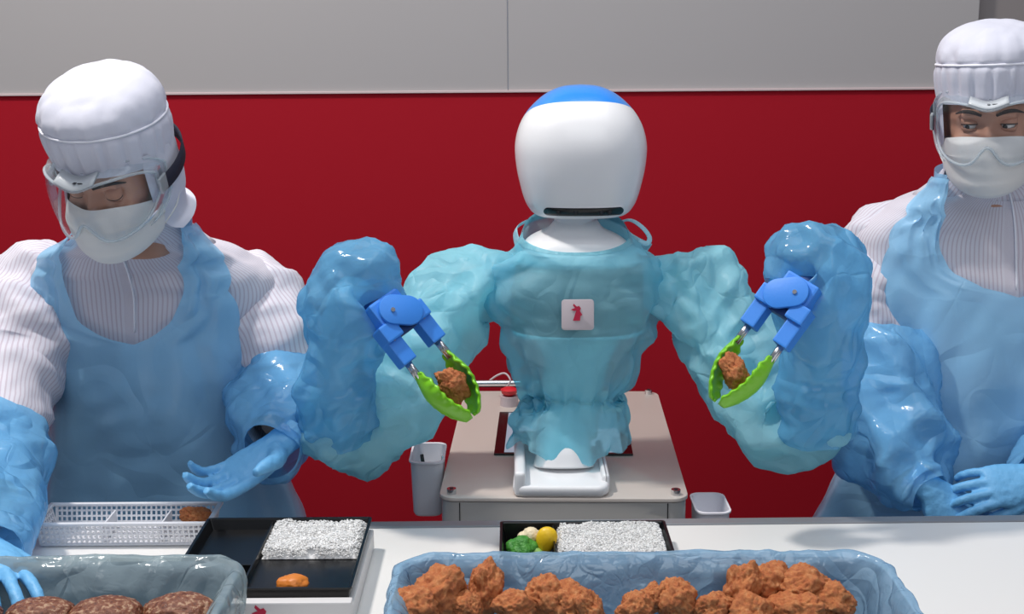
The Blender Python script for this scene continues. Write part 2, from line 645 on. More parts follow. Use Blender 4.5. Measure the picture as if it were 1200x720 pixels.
def remesh(parts, voxel, smooth=6, fac=0.5):
    """grow one continuous skin over overlapping closed forms"""
    V, Fs = join(*parts)
    me = bpy.data.meshes.new('tmp')
    me.from_pydata(V.tolist(), [], Fs)
    bm = bmesh.new()
    bm.from_mesh(me)
    bmesh.ops.recalc_face_normals(bm, faces=bm.faces)
    bm.to_mesh(me)
    bm.free()
    o = bpy.data.objects.new('tmp', me)
    COL.objects.link(o)
    md = o.modifiers.new('r', 'REMESH')
    md.mode = 'VOXEL'
    md.voxel_size = voxel
    s = o.modifiers.new('s', 'SMOOTH')
    s.factor = fac
    s.iterations = smooth
    dg = bpy.context.evaluated_depsgraph_get()
    ev = o.evaluated_get(dg)
    m2 = ev.to_mesh()
    n = len(m2.vertices)
    A = np.empty(n * 3, dtype=np.float32)
    m2.vertices.foreach_get('co', A)
    Fo = [list(p.vertices) for p in m2.polygons]
    ev.to_mesh_clear()
    bpy.data.objects.remove(o, do_unlink=True)
    bpy.data.meshes.remove(me)
    return A.reshape(-1, 3).astype(float), Fo


def ball(c, r, seg=20, rng_=12):
    c = np.asarray(c, float)
    r = np.asarray(r, float) * np.ones(3)
    rs = []
    for i in range(1, rng_):
        th = math.pi * i / rng_
        a = np.linspace(0, 2 * math.pi, seg, endpoint=False)
        rs.append(np.stack([np.cos(a) * math.sin(th), np.sin(a) * math.sin(th), np.full(seg, -math.cos(th))], 1) * r + c)
    V, Fs = rings(rs, False, False)
    n = len(V)
    V = np.concatenate([V, [c - [0, 0, r[2]], c + [0, 0, r[2]]]])
    for j in range(seg):
        k = (j + 1) % seg
        Fs.append([n, k, j])
        Fs.append([n + 1, (rng_ - 2) * seg + j, (rng_ - 2) * seg + k])
    return V, Fs


def xf(part, Mx):
    V, Fs = part
    V = np.asarray(V)
    Mx = np.array(Mx)
    return V @ Mx[:3, :3].T + Mx[:3, 3], Fs


def xg(G, Mx):
    Mx = np.array(Mx)
    return G @ Mx[:3, :3].T + Mx[:3, 3]


RABBIT = [(447, 497), (465, 515), (478, 510), (489, 524), (483, 541), (490, 552), (498, 564), (486, 570), (484, 598), (442, 598),
          (450, 575), (457, 551), (463, 538), (448, 541), (430, 532), (447, 525), (456, 523), (442, 508)]


def rabbit(h, c, right, up, nrm):
    """crimson rabbit mark as a thin raised print of height h"""
    P = np.array(RABBIT, float)
    P = (P - [464, 548]) / 101.0 * h
    right, up, nrm, c = (np.array(v, float) for v in (right, up, nrm, c))
    a = c + P[:, :1] * right - P[:, 1:] * up
    n = len(P)
    V = np.concatenate([a, a + nrm * 0.0006])
    Fs = [list(range(n, 2 * n))[::-1]] + [[i, (i + 1) % n, n + (i + 1) % n, n + i] for i in range(n)]
    return V, Fs

# ================================================================== the place
def structure(o, label):
    o['label'] = label
    o['kind'] = 'structure'
    return o


WY = 3.3
ZL = at(600, 107, WY).z
floor = structure(mk('floor', *rbox((0, 2.0, -0.03), (9, 8, 0.06), 0), 'floor', smooth=False), 'dark grey hall carpet floor')
wall = structure(mk('wall_back', *rbox((0, WY + 0.05, ZL / 2), (7.0, 0.10, ZL), 0.002), 'red', smooth=False), 'dark red back wall panel behind the people')
xa, xb = at(595, 50, WY).x, at(1146, 50, WY).x
for x0, x1, dy in ((-3.5, xa, 0.0), (xa, xb, 0.003), (xb, 3.5, 0.03)):
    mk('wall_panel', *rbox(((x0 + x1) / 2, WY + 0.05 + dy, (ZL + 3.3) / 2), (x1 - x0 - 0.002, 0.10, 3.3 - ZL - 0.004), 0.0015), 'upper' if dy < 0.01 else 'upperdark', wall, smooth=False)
structure(mk('trim_1', *rbox((0, WY - 0.001, ZL), (7.0, 0.01, 0.006), 0.001), 'trim', smooth=False), 'thin pale joint strip between red and grey wall panels')

# ------------------------------------------------------------------ table
TZ = 0.80
TB = 2.085
TYAW = R(0.5)
tc = Vector((0.0, 1.52, 0))
trot = Matrix.Rotation(TYAW, 3, 'Z')
table = empty('work_table', (0, 1.52, 0), 'long white laminate work table in front of the people and robot', 'table')
mk('table_top', *rbox((0, 1.52 - 0.015, TZ - 0.015), (3.4, 1.10, 0.03), 0.002, rot=trot), 'table', table, smooth=False)
mk('edge_profile', *rbox((0, TB - 0.014, TZ - 0.015), (3.4, 0.03, 0.032), 0.004, rot=trot), 'edge', table, smooth=False)
for sx in (-1.6, 1.6):
    for y in (1.05, 2.0):
        mk('leg', *rbox((sx, y, (TZ - 0.03) / 2), (0.05, 0.05, TZ - 0.03), 0.004), 'edge', table, smooth=False)

# ------------------------------------------------------------------ robot cart
PZ = 0.815
CYAW = R(-1.8)
CX, CY = 0.100, 2.50
CW, CD = 0.445, 0.70


def cart_pt(x, y, z):
    return (CX + x * math.cos(CYAW) - y * math.sin(CYAW), CY + x * math.sin(CYAW) + y * math.cos(CYAW), z)


cart = empty('robot_cart', (CX, CY, 0), 'aluminium robot cart with rounded flat top plate under the robot', 'cart')
sharp(mk('top_plate', *slab(CW, CD, 0.03, PZ - 0.008, PZ, 0.0015, CYAW, (CX, CY)), 'alu', cart))
sharp(mk('body', *slab(CW - 0.006, CD - 0.006, 0.03, 0.66, PZ - 0.0085, 0.003, CYAW, (CX, CY)), 'alu2', cart))
sharp(mk('cabinet', *slab(CW - 0.05, CD - 0.06, 0.03, 0.08, 0.66, 0.003, CYAW, (CX, CY)), 'rwhite', cart))
for sx in (-1, 1):
    for sy in (-1, 1):
        p = cart_pt(sx * 0.16, sy * 0.27, 0.04)
        mk('caster', *xf(rings(loft([(-0.012, 0, 0), (0.012, 0, 0)], [0.038, 0.038], None, 2, 20, (0, 0, 1), smooth=False)), Matrix.Translation(p)), 'dark', cart)
        q = cart_pt(sx * (CW / 2 - 0.022), sy * (CD / 2 - 0.022), PZ)
        s = mk('corner_screw', *join(tube([q, (q[0], q[1], PZ + 0.010)], 0.0085, 16, 2, False)), 'steel', cart)
        sharp(s)
        sharp(mk('socket', *tube([(q[0], q[1], PZ + 0.0095), (q[0], q[1], PZ + 0.0108)], 0.004, 6, 2, False), 'dark', s))
# seams of the front lip
for x in (-0.185, 0.185):
    p = cart_pt(x, -(CD / 2 - 0.0025), 0.74)
    mk('panel_joint', *rbox(p, (0.0016, 0.002, 0.13), 0), 'dark', cart, smooth=False)
# tablet screen let into the plate
sx0, sy0 = 0.0, 0.03
p = cart_pt(0.002, 0.028, PZ + 0.002)
tb = mk('tablet', *rbox(p, (0.272, 0.285, 0.004), 0.0015, rot=Matrix.Rotation(CYAW, 3, 'Z')), 'black', cart, smooth=False)
p = cart_pt(0.002, 0.028, PZ + 0.0042)
mk('screen', *rbox(p, (0.232, 0.268, 0.0006), 0, rot=Matrix.Rotation(CYAW, 3, 'Z')), 'screen', tb, smooth=False)
# handle along the far edge
y = CD / 2 + 0.012
hp = [cart_pt(-0.20, y - 0.03, PZ), cart_pt(-0.20, y - 0.008, PZ + 0.012), cart_pt(-0.19, y, PZ + 0.014), cart_pt(-0.04, y, PZ + 0.014), cart_pt(-0.03, y - 0.008, PZ + 0.012), cart_pt(-0.03, y - 0.03, PZ)]
mk('handle', *tube(hp, 0.009, 12, 30), 'steel', cart)
p = cart_pt(-0.115, 0.235, PZ)
es = mk('stop_housing', *tube([p, (p[0], p[1], PZ + 0.022)], 0.020, 20, 2, False), 'label', cart)
sharp(es)
sharp(mk('stop_button', *rings(loft([(p[0], p[1], PZ + 0.022), (p[0], p[1], PZ + 0.028), (p[0], p[1], PZ + 0.036), (p[0], p[1], PZ + 0.04)], [0.009, 0.017, 0.019, 0.012], None, 4, 20, smooth=False)), 'estop', es))
c0 = at(574, 446, 2.80)
mk('cable', *tube([c0, at(583, 440, 2.80), at(592, 438, 2.80), at(598, 446, 2.79), at(594, 456, 2.79), at(600, 466, 2.79)], 0.0022, 8, 40), 'label', cart)


# ------------------------------------------------------------------ bins hung on the cart
def cup(name, c, w, d, h, label, mat='bin'):
    x, y, z = c
    rs = []
    prof = [(0.82, 0.0), (0.90, 0.006), (1.0, h - 0.004), (1.09, h - 0.003), (1.09, h), (0.97, h), (0.87, 0.012), (0.80, 0.006)]
    for k, zz in prof:
        P = rrect(w / 2 * k, d / 2 * k, min(w, d) * 0.3 * k, 6)
        rs.append(np.stack([P[:, 0] + x, P[:, 1] + y, np.full(len(P), z + zz)], 1))
    o = mk(name, *rings(rs), mat, origin='base')
    sharp(o, 50)
    return tag(o, label, 'bin')


b1 = at(503, 533, 2.355)
cup('utensil_bin', (b1.x - 0.002, 2.355, 0.722), 0.062, 0.115, 0.112, 'white plastic bin hanging left of the cart holding dark tools', 'bin')
for k, (dx, dy, tx) in enumerate(((0.0, 0.01, -0.012), (0.024, 0.0, 0.006))):
    q = Vector((b1.x + dx - 0.004, 2.355 + dy, 0.738))
    o = mk('utensil', *tube([q, q + Vector((tx, 0.01, 0.085))], 0.0035, 8, 2, False), 'dark' if k == 0 else 'steel')
    tag(o, ['thin black utensil leaning in the white bin', 'short bright steel utensil in the white bin'][k], 'utensil')
b2 = at(828, 596, 2.2)
cup('side_bin', (b2.x + 0.012, 2.235, 0.655), 0.060, 0.10, 0.118, 'white bin half hidden behind the table right of the cart', 'bin')

# ================================================================== people
def ring_pts(rows, n):
    """rows of (centre xyz, rx, ry) interpolated"""
    C = catmull([r[0] for r in rows], n)
    return C, catmull([r[1] for r in rows], n)[:, 0], catmull([r[2] for r in rows], n)[:, 0]


def torso_grid(C, rx, ry, nv, a0=0.0, a1=2 * math.pi, grow=0.0, e=0.86):
    a = np.linspace(a0, a1, nv, endpoint=False)
    ca, sa = np.cos(a), np.sin(a)
    ca, sa = np.sign(ca) * np.abs(ca) ** e, np.sign(sa) * np.abs(sa) ** e
    X = C[:, None, 0] + (rx[:, None] + grow) * ca[None]
    Y = C[:, None, 1] + (ry[:, None] + grow) * sa[None]
    Z = np.repeat(C[:, None, 2], nv, 1)
    return np.stack([X, Y, Z], 2)


def hand(name, wrist, xdir, back, thumb_side, curls, thumb, parent, mat='glove', spread=1.0, scale=1.0, voxel=0.0028):
    """gloved hand: x along the fingers, back = outward normal of the back of the hand; thumb_side +1/-1"""
    x = Vector(xdir).normalized()
    z = Vector(back)
    z = (z - x * z.dot(x)).normalized()
    y = z.cross(x) * thumb_side
    B = Matrix(((x.x, y.x, z.x), (x.y, y.y, z.y), (x.z, y.z, z.z))) * scale
    Mx = Matrix.Translation(wrist) @ B.to_4x4()
    parts = []

    def cap(path, rx, ry=None):
        ry = ry or rx
        parts.append(xf(rings(loft(path, rx, ry, max(8, len(path) * 4), 14, (0, 1, 0))), Mx))
    cap([(-0.05, 0, 0), (-0.01, 0, 0), (0.02, 0.002, 0), (0.055, 0.002, 0), (0.085, 0.0, 0.001), (0.094, 0, 0)],
        [0.029, 0.029, 0.036, 0.042, 0.041, 0.034], [0.021, 0.020, 0.017, 0.015, 0.012, 0.008])
    base = [(0.088, 0.031, 0.0), (0.092, 0.0105, 0.002), (0.089, -0.0105, 0.001), (0.081, -0.030, -0.001)]
    L = [(0.044, 0.026, 0.022), (0.049, 0.030, 0.023), (0.045, 0.028, 0.022), (0.035, 0.021, 0.019)]
    sp = [6, 1, -4, -11]
    for k in range(4):
        p = Vector(base[k])
        d = Vector((math.cos(R(sp[k] * spread)), math.sin(R(sp[k] * spread)), 0))
        path, rad = [p - d * 0.02, p], [0.0095, 0.0098]
        ang = 0.0
        for j in range(3):
            ang += curls[k][j]
            dd = d * math.cos(R(ang)) + Vector((0, 0, -1)) * math.sin(R(ang))
            p = p + dd * L[k][j]
            path.append(p)
            rad.append([0.0092, 0.0085, 0.0062][j])
        sc = 0.88 if k == 3 else 1.0
        cap(path, [r * sc for r in rad])
    # thumb leaves the side of the palm
    p = Vector((0.018, 0.026, -0.006))
    path, rad = [Vector((0.006, 0.012, -0.004)), p], [0.016, 0.0165]
    for j, (l, yaw, dn) in enumerate(thumb):
        dd = Vector((math.cos(R(yaw)) * math.cos(R(dn)), math.sin(R(yaw)) * math.cos(R(dn)), -math.sin(R(dn))))
        p = p + dd * l
        path.append(p)
        rad.append([0.0135, 0.0115, 0.0075][j])
    cap(path, rad)
    V, Fs = remesh(parts, voxel, 5, 0.5)
    # glove wrinkles
    Vl = V.copy()
    for i in range(len(V)):
        q = Vector(V[i])
        V[i] += np.array(noise.noise_vector(q * 90)) * 0.0011
    return mk(name, V, Fs, mat, parent)


def head_parts(root, HM, eyes, look, tilt_hem=0.0, body_parts=None):
    """hood, goggles, mask and face features in head space (face to -y, eye level z = 0), placed by HM"""
    P = {}
    # ---- hood crown with gathered band
    def hood_rows(z_list, n, nv=120):
        C = catmull([(0, c, z) for z, rx, ry, c in z_list], n)
        rx = catmull([r[1] for r in z_list], n)[:, 0]
        ry = catmull([r[2] for r in z_list], n)[:, 0]
        a = np.linspace(0, 2 * math.pi, nv, endpoint=False)
        G = np.stack([C[:, None, 0] + rx[:, None] * np.cos(a), C[:, None, 1] + ry[:, None] * np.sin(a), np.repeat(C[:, None, 2], nv, 1)], 2)
        return G, a
    def slope(G):
        # the seam and the hem dip to the back
        G = G.copy()
        G[..., 2] += -0.16 * (G[..., 1] + 0.10) * np.clip((0.172 - G[..., 2]) / 0.07, 0, 1)
        return G
    crown = [(0.166, 0.003, 0.003, 0.012), (0.165, 0.030, 0.034, 0.012), (0.159, 0.058, 0.066, 0.012), (0.147, 0.080, 0.092, 0.012), (0.131, 0.092, 0.107, 0.010), (0.117, 0.0955, 0.111, 0.008), (0.109, 0.095, 0.110, 0.008)]
    G, a = hood_rows(crown, 44)
    G = slope(G)
    uu = np.linspace(0, 1, 44)[:, None]
    wr = (0.0020 * np.sin(a * 13 + 1.3) + 0.0012 * np.sin(a * 29 + 4)) * uu ** 2.5 * np.clip((1 - uu) * 9, 0, 1)
    N = grid_normals(G)
    G = G + N * wr[..., None]
    G = crumple(G, 0.02, 0.03, 0.002, 0.004, seed=3, pin1=4, pin0=3, levels=2)
    G = facets(G, True, 33, 0.055, 0.10, 6, weight=np.clip((1 - uu) * 9, 0, 1) * np.clip(uu * 5, 0, 1))
    hood = sheet('hood', xg(G, HM), 'hood', root, cap0=True)
    seam = G[-1]
    cl = np.concatenate([seam, seam[:2]])
    cl = cl + unit(cl * [1, 1, 0]) * 0.0015
    mk('piping', *rings(xg(loft(cl, [0.0020] * len(cl), None, 2, 6, (0, 0, 1), smooth=False), HM), False, False), 'piping', hood)
    band = [(0.109, 0.095, 0.110, 0.008), (0.098, 0.0965, 0.112, 0.008), (0.084, 0.0965, 0.112, 0.008), (0.068, 0.095, 0.110, 0.008), (0.053, 0.093, 0.108, 0.008), (0.040, 0.092, 0.106, 0.008)]
    G, a = hood_rows(band, 26, 160)
    G = slope(G)
    u = np.linspace(0, 1, 26)[:, None]
    fr = np.interp(((a + math.pi / 2 + math.pi) % (2 * math.pi)) - math.pi, [-2, -1, 0, 1, 2], [0.6, 1, 1, 1, 0.6])
    wr = (0.0014 * np.sin(a * 23 + 0.9 * np.sin(a * 5)) + 0.0009 * np.sin(a * 41 + 2)) * fr * np.sin(np.clip(u, 0, 1) * math.pi * 0.95 + 0.05) ** 0.7
    G = G + grid_normals(G)[:, :] * -wr[..., None] * -1
    G = crumple(G, 0.02, 0.03, 0.002, 0.003, seed=5, pin0=2, pin1=2, wave=0.05)
    sheet('hood_band', xg(G, HM), 'hood', hood)
    # ---- hood cape: sides and nape, open at the face
    nv, nu = 90, 40
    zz = catmull([0.062, 0.03, -0.01, -0.040, -0.07, -0.095, -0.112], nu)[:, 0]
    rx = catmull([0.094, 0.093, 0.091, 0.088, 0.084, 0.082, 0.086], nu)[:, 0]
    ry = catmull([0.114, 0.112, 0.108, 0.104, 0.10, 0.098, 0.10], nu)[:, 0]
    cy = catmull([0.008, 0.010, 0.014, 0.018, 0.022, 0.026, 0.032], nu)[:, 0]
    op = catmull([58, 60, 62, 64, 68, 74, 80], nu)[:, 0]
    G = np.zeros((nu, nv, 3))
    for i in range(nu):
        aa = np.linspace(-90 + op[i], 270 - op[i], nv) * math.pi / 180
        G[i] = np.stack([rx[i] * np.cos(aa), cy[i] + ry[i] * np.sin(aa), np.full(nv, zz[i]) - 0.16 * (ry[i] * np.sin(aa) + 0.10) * (1 - i / nu)], 1)
    G = crumple(G, 0.06, 0.05, 0.003, 0.005, closed=False, seed=8, pin0=3)
    sheet('hood_cape', xg(G, HM), 'hood', hood, closed=False)

    # ---- mask
    nu, nv = 44, 70
    zr = catmull([-0.016, -0.032, -0.052, -0.076, -0.10, -0.120, -0.132], nu)[:, 0]
    fy = catmull([0.100, 0.113, 0.121, 0.121, 0.117, 0.107, 0.088], nu)[:, 0]
    rxm = catmull([0.082, 0.083, 0.084, 0.082, 0.078, 0.071, 0.060], nu)[:, 0]
    G = np.zeros((nu, nv, 3))
    ph = np.linspace(-78, 78, nv) * math.pi / 180
    for i in range(nu):
        nose = 0.010 * math.exp(-((zr[i] + 0.030) / 0.034) ** 2) * np.exp(-(ph / 0.34) ** 2)
        pleat = 0.0030 * ((zr[i] * 42) % 1.0) * np.cos(ph) ** 2
        yy = -(fy[i] * np.cos(ph) ** 0.9 + nose + pleat) + 0.004
        side = 0.018 * (np.abs(ph) / 1.36) ** 2
        G[i] = np.stack([rxm[i] * np.sin(ph), yy + 0.0, zr[i] + (side if zr[i] < -0.06 else side * 0.0) + (-0.022 * (np.abs(ph) / 1.36) ** 2 if zr[i] > -0.05 else 0)], 1)
    for _ in range(2):
        G[1:-1] = (G[:-2] + 2 * G[1:-1] + G[2:]) / 4
    G = crumple(G, 0.03, 0.02, 0.0015, 0.002, closed=False, seed=12, pin0=2, pin1=2)
    mask = sheet('face_mask', xg(G, HM), 'mask', root, closed=False)
    for s in (-1, 1):
        loop = [(s * 0.080, -0.022, -0.03), (s * 0.090, 0.01, -0.012), (s * 0.091, 0.03, -0.03), (s * 0.088, 0.012, -0.07), (s * 0.072, -0.02, -0.095)]
        mk('ear_loop', *xf(tube(loop, 0.0015, 6), HM), 'mask', mask)

    # ---- goggles
    n = 81
    ph = np.linspace(-76, 76, n) * math.pi / 180
    q = np.abs(ph) / ph[-1]
    top = 0.047 - 0.011 * np.exp(-(ph / 0.30) ** 2) - 0.030 * q ** 5
    bot = -0.058 + 0.030 * np.exp(-(ph / 0.20) ** 2) - 0.004 * np.exp(-((np.abs(ph) - 0.5) / 0.3) ** 2) + 0.040 * q ** 5
    def shell(off, s, sq=0.0):
        z = bot + (top - bot) * s
        r = off + 0.006 * math.sin(math.pi * s)
        return np.stack([(0.092 + r) * np.sin(ph), -(0.146 + r) * np.cos(ph) ** 0.8 + 0.014, z], 1)
    G = np.stack([shell(0.0, s) for s in np.linspace(0, 1, 17)])
    gog = mk('goggles', *( xg(G, HM).reshape(-1, 3), grid_faces(17, n, False)), 'lens', root)
    outline = np.concatenate([shell(0, 0), shell(0, 1)[::-1]])
    back = []
    for (x, y, z), e in zip(outline, np.concatenate([q, q[::-1]])):
        k = 1.0 - 0.03
        back.append((x * (1.02 - 0.05 * (1 - e)), y * 0.76 + 0.004 + 0.012 * e, z * 1.10 + (0.003 if z > 0 else -0.003)))
    back = np.array(back)
    mid = (outline + back) / 2 + unit(outline * [0.3, 0, 1]) * 0.003
    W = np.stack([outline, mid, back])
    flange = back + unit(back * [0.6, 0, 1]) * 0.006
    W = np.concatenate([W, flange[None]])
    mk('goggle_frame', xg(W, HM).reshape(-1, 3), grid_faces(4, W.shape[1], True), 'frame', gog)
    cl = np.concatenate([outline, outline[:2]])
    mk('lens_rim', *rings(xg(loft(cl, [0.0026] * len(cl), None, 2, 6, (0, 0.3, 1), smooth=False), HM), False, False), 'rim', gog)
    cl = np.concatenate([flange, flange[:2]])
    mk('face_seal', *rings(xg(loft(cl, [0.0026] * len(cl), None, 2, 6, (0, 0.3, 1), smooth=False), HM), False, False), 'rim', gog)
    # vent with a printed mark, on top of the frame
    vg = []
    for s in (0, 1):
        pp = np.linspace(-0.36, 0.36, 13)
        vg.append(np.stack([(0.094) * np.sin(pp) * (1 - 0.06 * s), -(0.146 - 0.030 * s) * np.cos(pp) ** 0.8 + 0.012, np.interp(pp, ph, top) + 0.0035 + 0.006 * s], 1))
    vg = np.array(vg)
    vt = mk('vent', xg(vg, HM).reshape(-1, 3), grid_faces(2, 13, False), 'vent', gog)
    sd = vt.modifiers.new('thick', 'SOLIDIFY'); sd.thickness = 0.004; sd.offset = 0
    pm = (vg[0, 6] + vg[1, 6]) / 2 + [0, -0.003, 0.0035]
    rx_ = Matrix.Rotation(R(-12), 3, 'X')
    mk('printed_mark', *xf(join(rbox(tuple(pm), (0.005, 0.006, 0.0005), 0, rot=rx_), rbox(tuple(pm + [0.010, 0, 0]), (0.009, 0.0035, 0.0005), 0, rot=rx_)), HM), 'print' if False else 'dark', vt, smooth=False)
    # elastic head strap
    nb = 70
    aa = np.linspace(-22, 202, nb) * math.pi / 180
    S = []
    for dz in (-0.013, 0.013):
        S.append(np.stack([0.104 * np.cos(aa), 0.010 + 0.122 * np.sin(aa), np.full(nb, 0.0) + dz + 0.012 * np.sin(aa)], 1))
    S = np.array(S)
    st = mk('strap', xg(S, HM).reshape(-1, 3), grid_faces(2, nb, False), 'strap', gog)
    sd = st.modifiers.new('thick', 'SOLIDIFY'); sd.thickness = 0.003; sd.offset = 0
    for s in (-1, 1):
        mk('strap_clip', *xf(rbox((s * 0.099, -0.034, -0.002), (0.005, 0.024, 0.028), 0.002), HM), 'rim', gog)

    # ---- eyes
    for s in (-1, 1):
        c = Vector((s * 0.031, -0.0715, 0.0))
        e = mk('eye', *xf(ball(c, 0.0125, 20, 14), HM), 'eyewhite', root)
        d = Vector(look).normalized()
        ip = c + d * 0.0088
        rot = d.to_track_quat('Z', 'Y').to_matrix()
        ir = ball((0, 0, 0), (0.0060, 0.0060, 0.0042), 18, 10)
        mk('iris', *xf(xf(ir, Matrix.Translation(ip) @ rot.to_4x4()), HM), 'iris', e)
        # upper and lower lids as parts of a slightly larger shell
        lid = eyes
        for nm, t0, t1 in (('upper_lid', lid, 92), ('lower_lid', -70, -24)):
            el = np.linspace(t0, t1, 10) * math.pi / 180
            az = np.linspace(-88, 88, 21) * math.pi / 180
            G = np.zeros((10, 21, 3))
            for i, v in enumerate(el):
                edge = np.cos(az) ** 0.7
                vv = v * edge if i == 0 or nm == 'lower_lid' and i == 9 else v * (edge if abs(v) < 1.2 else np.ones(21))
                G[i] = np.stack([c.x + 0.0155 * np.sin(az), c.y - 0.0142 * np.cos(az) * np.cos(vv), c.z + 0.0142 * np.sin(vv)], 1)
            l = mk(nm, xg(G, HM).reshape(-1, 3), grid_faces(10, 21, False), 'lid', e)
            sd = l.modifiers.new('thick', 'SOLIDIFY'); sd.thickness = 0.0012; sd.offset = 0
        if True:
            az = np.linspace(-80, 80, 15) * math.pi / 180
            lash = np.stack([c.x + 0.0155 * np.sin(az), c.y - 0.0146 * np.cos(az) * np.cos(R(lid) * np.cos(az) ** 0.7), c.z + 0.0142 * np.sin(R(lid) * np.cos(az) ** 0.7)], 1)
            mk('lashes', *xf(tube(lash, 0.0011, 6, 15, False), HM), 'brow', e)
        br = [(s * 0.012, -0.098, 0.020), (s * 0.026, -0.096, 0.026), (s * 0.042, -0.086, 0.026), (s * 0.056, -0.070, 0.019)]
        mk('eyebrow', *xf(rings(loft(br, [0.0022, 0.0034, 0.003, 0.0012], [0.0015, 0.0022, 0.002, 0.001], 12, 8, (0, 0, 1))), HM), 'brow', root)
    return hood


def skull_parts(HM):
    ps = [ball((0, 0.012, 0.045), (0.078, 0.094, 0.080), 28, 18),
          rings(loft([(0, -0.012, 0.05), (0, -0.014, 0.01), (0, -0.014, -0.03), (0, -0.018, -0.07), (0, -0.028, -0.092), (0, -0.032, -0.106)], [0.074, 0.073, 0.069, 0.058, 0.042, 0.022], [0.080, 0.078, 0.078, 0.068, 0.050, 0.025], 24, 26, (1, 0, 0))),
          rings(loft([(0, -0.084, 0.012), (0, -0.091, -0.012), (0, -0.098, -0.032), (0, -0.090, -0.043)], [0.008, 0.009, 0.012, 0.010], [0.010, 0.010, 0.010, 0.007], 12, 12, (1, 0, 0))),
          rings(loft([(-0.045, -0.078, 0.018), (0, -0.086, 0.024), (0.045, -0.078, 0.018)], [0.010, 0.012, 0.010], None, 10, 12, (0, 0, 1))),
          rings(loft([(-0.020, -0.088, -0.068), (0, -0.094, -0.068), (0.020, -0.088, -0.068)], [0.006, 0.009, 0.006], None, 8, 10, (0, 0, 1)))]
    for s in (-1, 1):
        ps.append(ball((s * 0.078, 0.012, -0.012), (0.010, 0.020, 0.030), 14, 10))
        ps.append(ball((s * 0.036, -0.062, -0.032), (0.026, 0.022, 0.020), 16, 10))
    ps.append(rings(loft([(0, 0.02, -0.03), (0, 0.030, -0.08), (0, 0.048, -0.125)], [0.052, 0.048, 0.044], [0.054, 0.048, 0.044], 14, 20, (1, 0, 0))))
    return [xf(p, HM) for p in ps]


def body_mesh(root, rows, arms, HM, hipz, feet_y):
    C, rx, ry = ring_pts(rows, 30)
    G = torso_grid(C, rx * 0.80, ry * 0.78, 30, e=0.95)
    parts = [rings(G)]
    top, neck = Vector(C[0]), HM @ Vector((0, 0.044, -0.115))
    parts.append(tube([top + Vector((0, 0, -0.05)), top * 0.5 + neck * 0.5, neck], [0.055, 0.050, 0.046], 18, 8))
    for path, rad in arms:
        parts.append(rings(loft(path, rad, None, 30, 16, (0, 1, 0.2))))
    b = Vector(C[-1])
    for s in (-1, 1):
        p0 = Vector((b.x + s * 0.085, b.y + 0.02, hipz))
        parts.append(tube([p0 + Vector((0, 0, 0.14)), p0, (p0.x + s * 0.01, p0.y - 0.01, hipz * 0.52), (p0.x + s * 0.01, p0.y + 0.01, 0.09), (p0.x + s * 0.01, p0.y + 0.01, 0.05)], [0.10, 0.095, 0.060, 0.044, 0.042], 16, 24))
        parts.append(rings(loft([(p0.x + s * 0.01, p0.y + 0.05, 0.045), (p0.x + s * 0.012, p0.y - 0.02, 0.045), (p0.x + s * 0.02, p0.y - 0.12, 0.032), (p0.x + s * 0.02, p0.y - 0.17, 0.026)], [0.036, 0.044, 0.045, 0.025], [0.040, 0.042, 0.030, 0.020], 14, 16, (1, 0, 0))))
    parts += skull_parts(HM)
    V, Fs = remesh(parts, 0.0055, 4, 0.5)
    # eye sockets
    L = np.array(HM.inverted())
    P = V @ L[:3, :3].T + L[:3, 3]
    off = np.zeros(len(V))
    for s in (-1, 1):
        d2 = ((P[:, 0] - s * 0.031) / 0.017) ** 2 + ((P[:, 2]) / 0.0105) ** 2
        off += np.where(P[:, 1] < -0.03, 0.014 * np.exp(-d2), 0)
    P[:, 1] += off
    Hm = np.array(HM)
    V = P @ Hm[:3, :3].T + Hm[:3, 3]
    return mk('body', V, Fs, 'skin', root, origin='base')


def px_rows(spec):
    out = []
    for py, l, r, Y, ry in spec:
        c = at((l + r) / 2, py, Y)
        out.append((tuple(c), (r - l) / 2 * mpp(c), ry))
    return out


def px_path(spec):
    P, rr = [], []
    for px, py, Y, r in spec:
        p = at(px, py, Y)
        P.append(p)
        rr.append(r * mpp(p))
    return P, rr


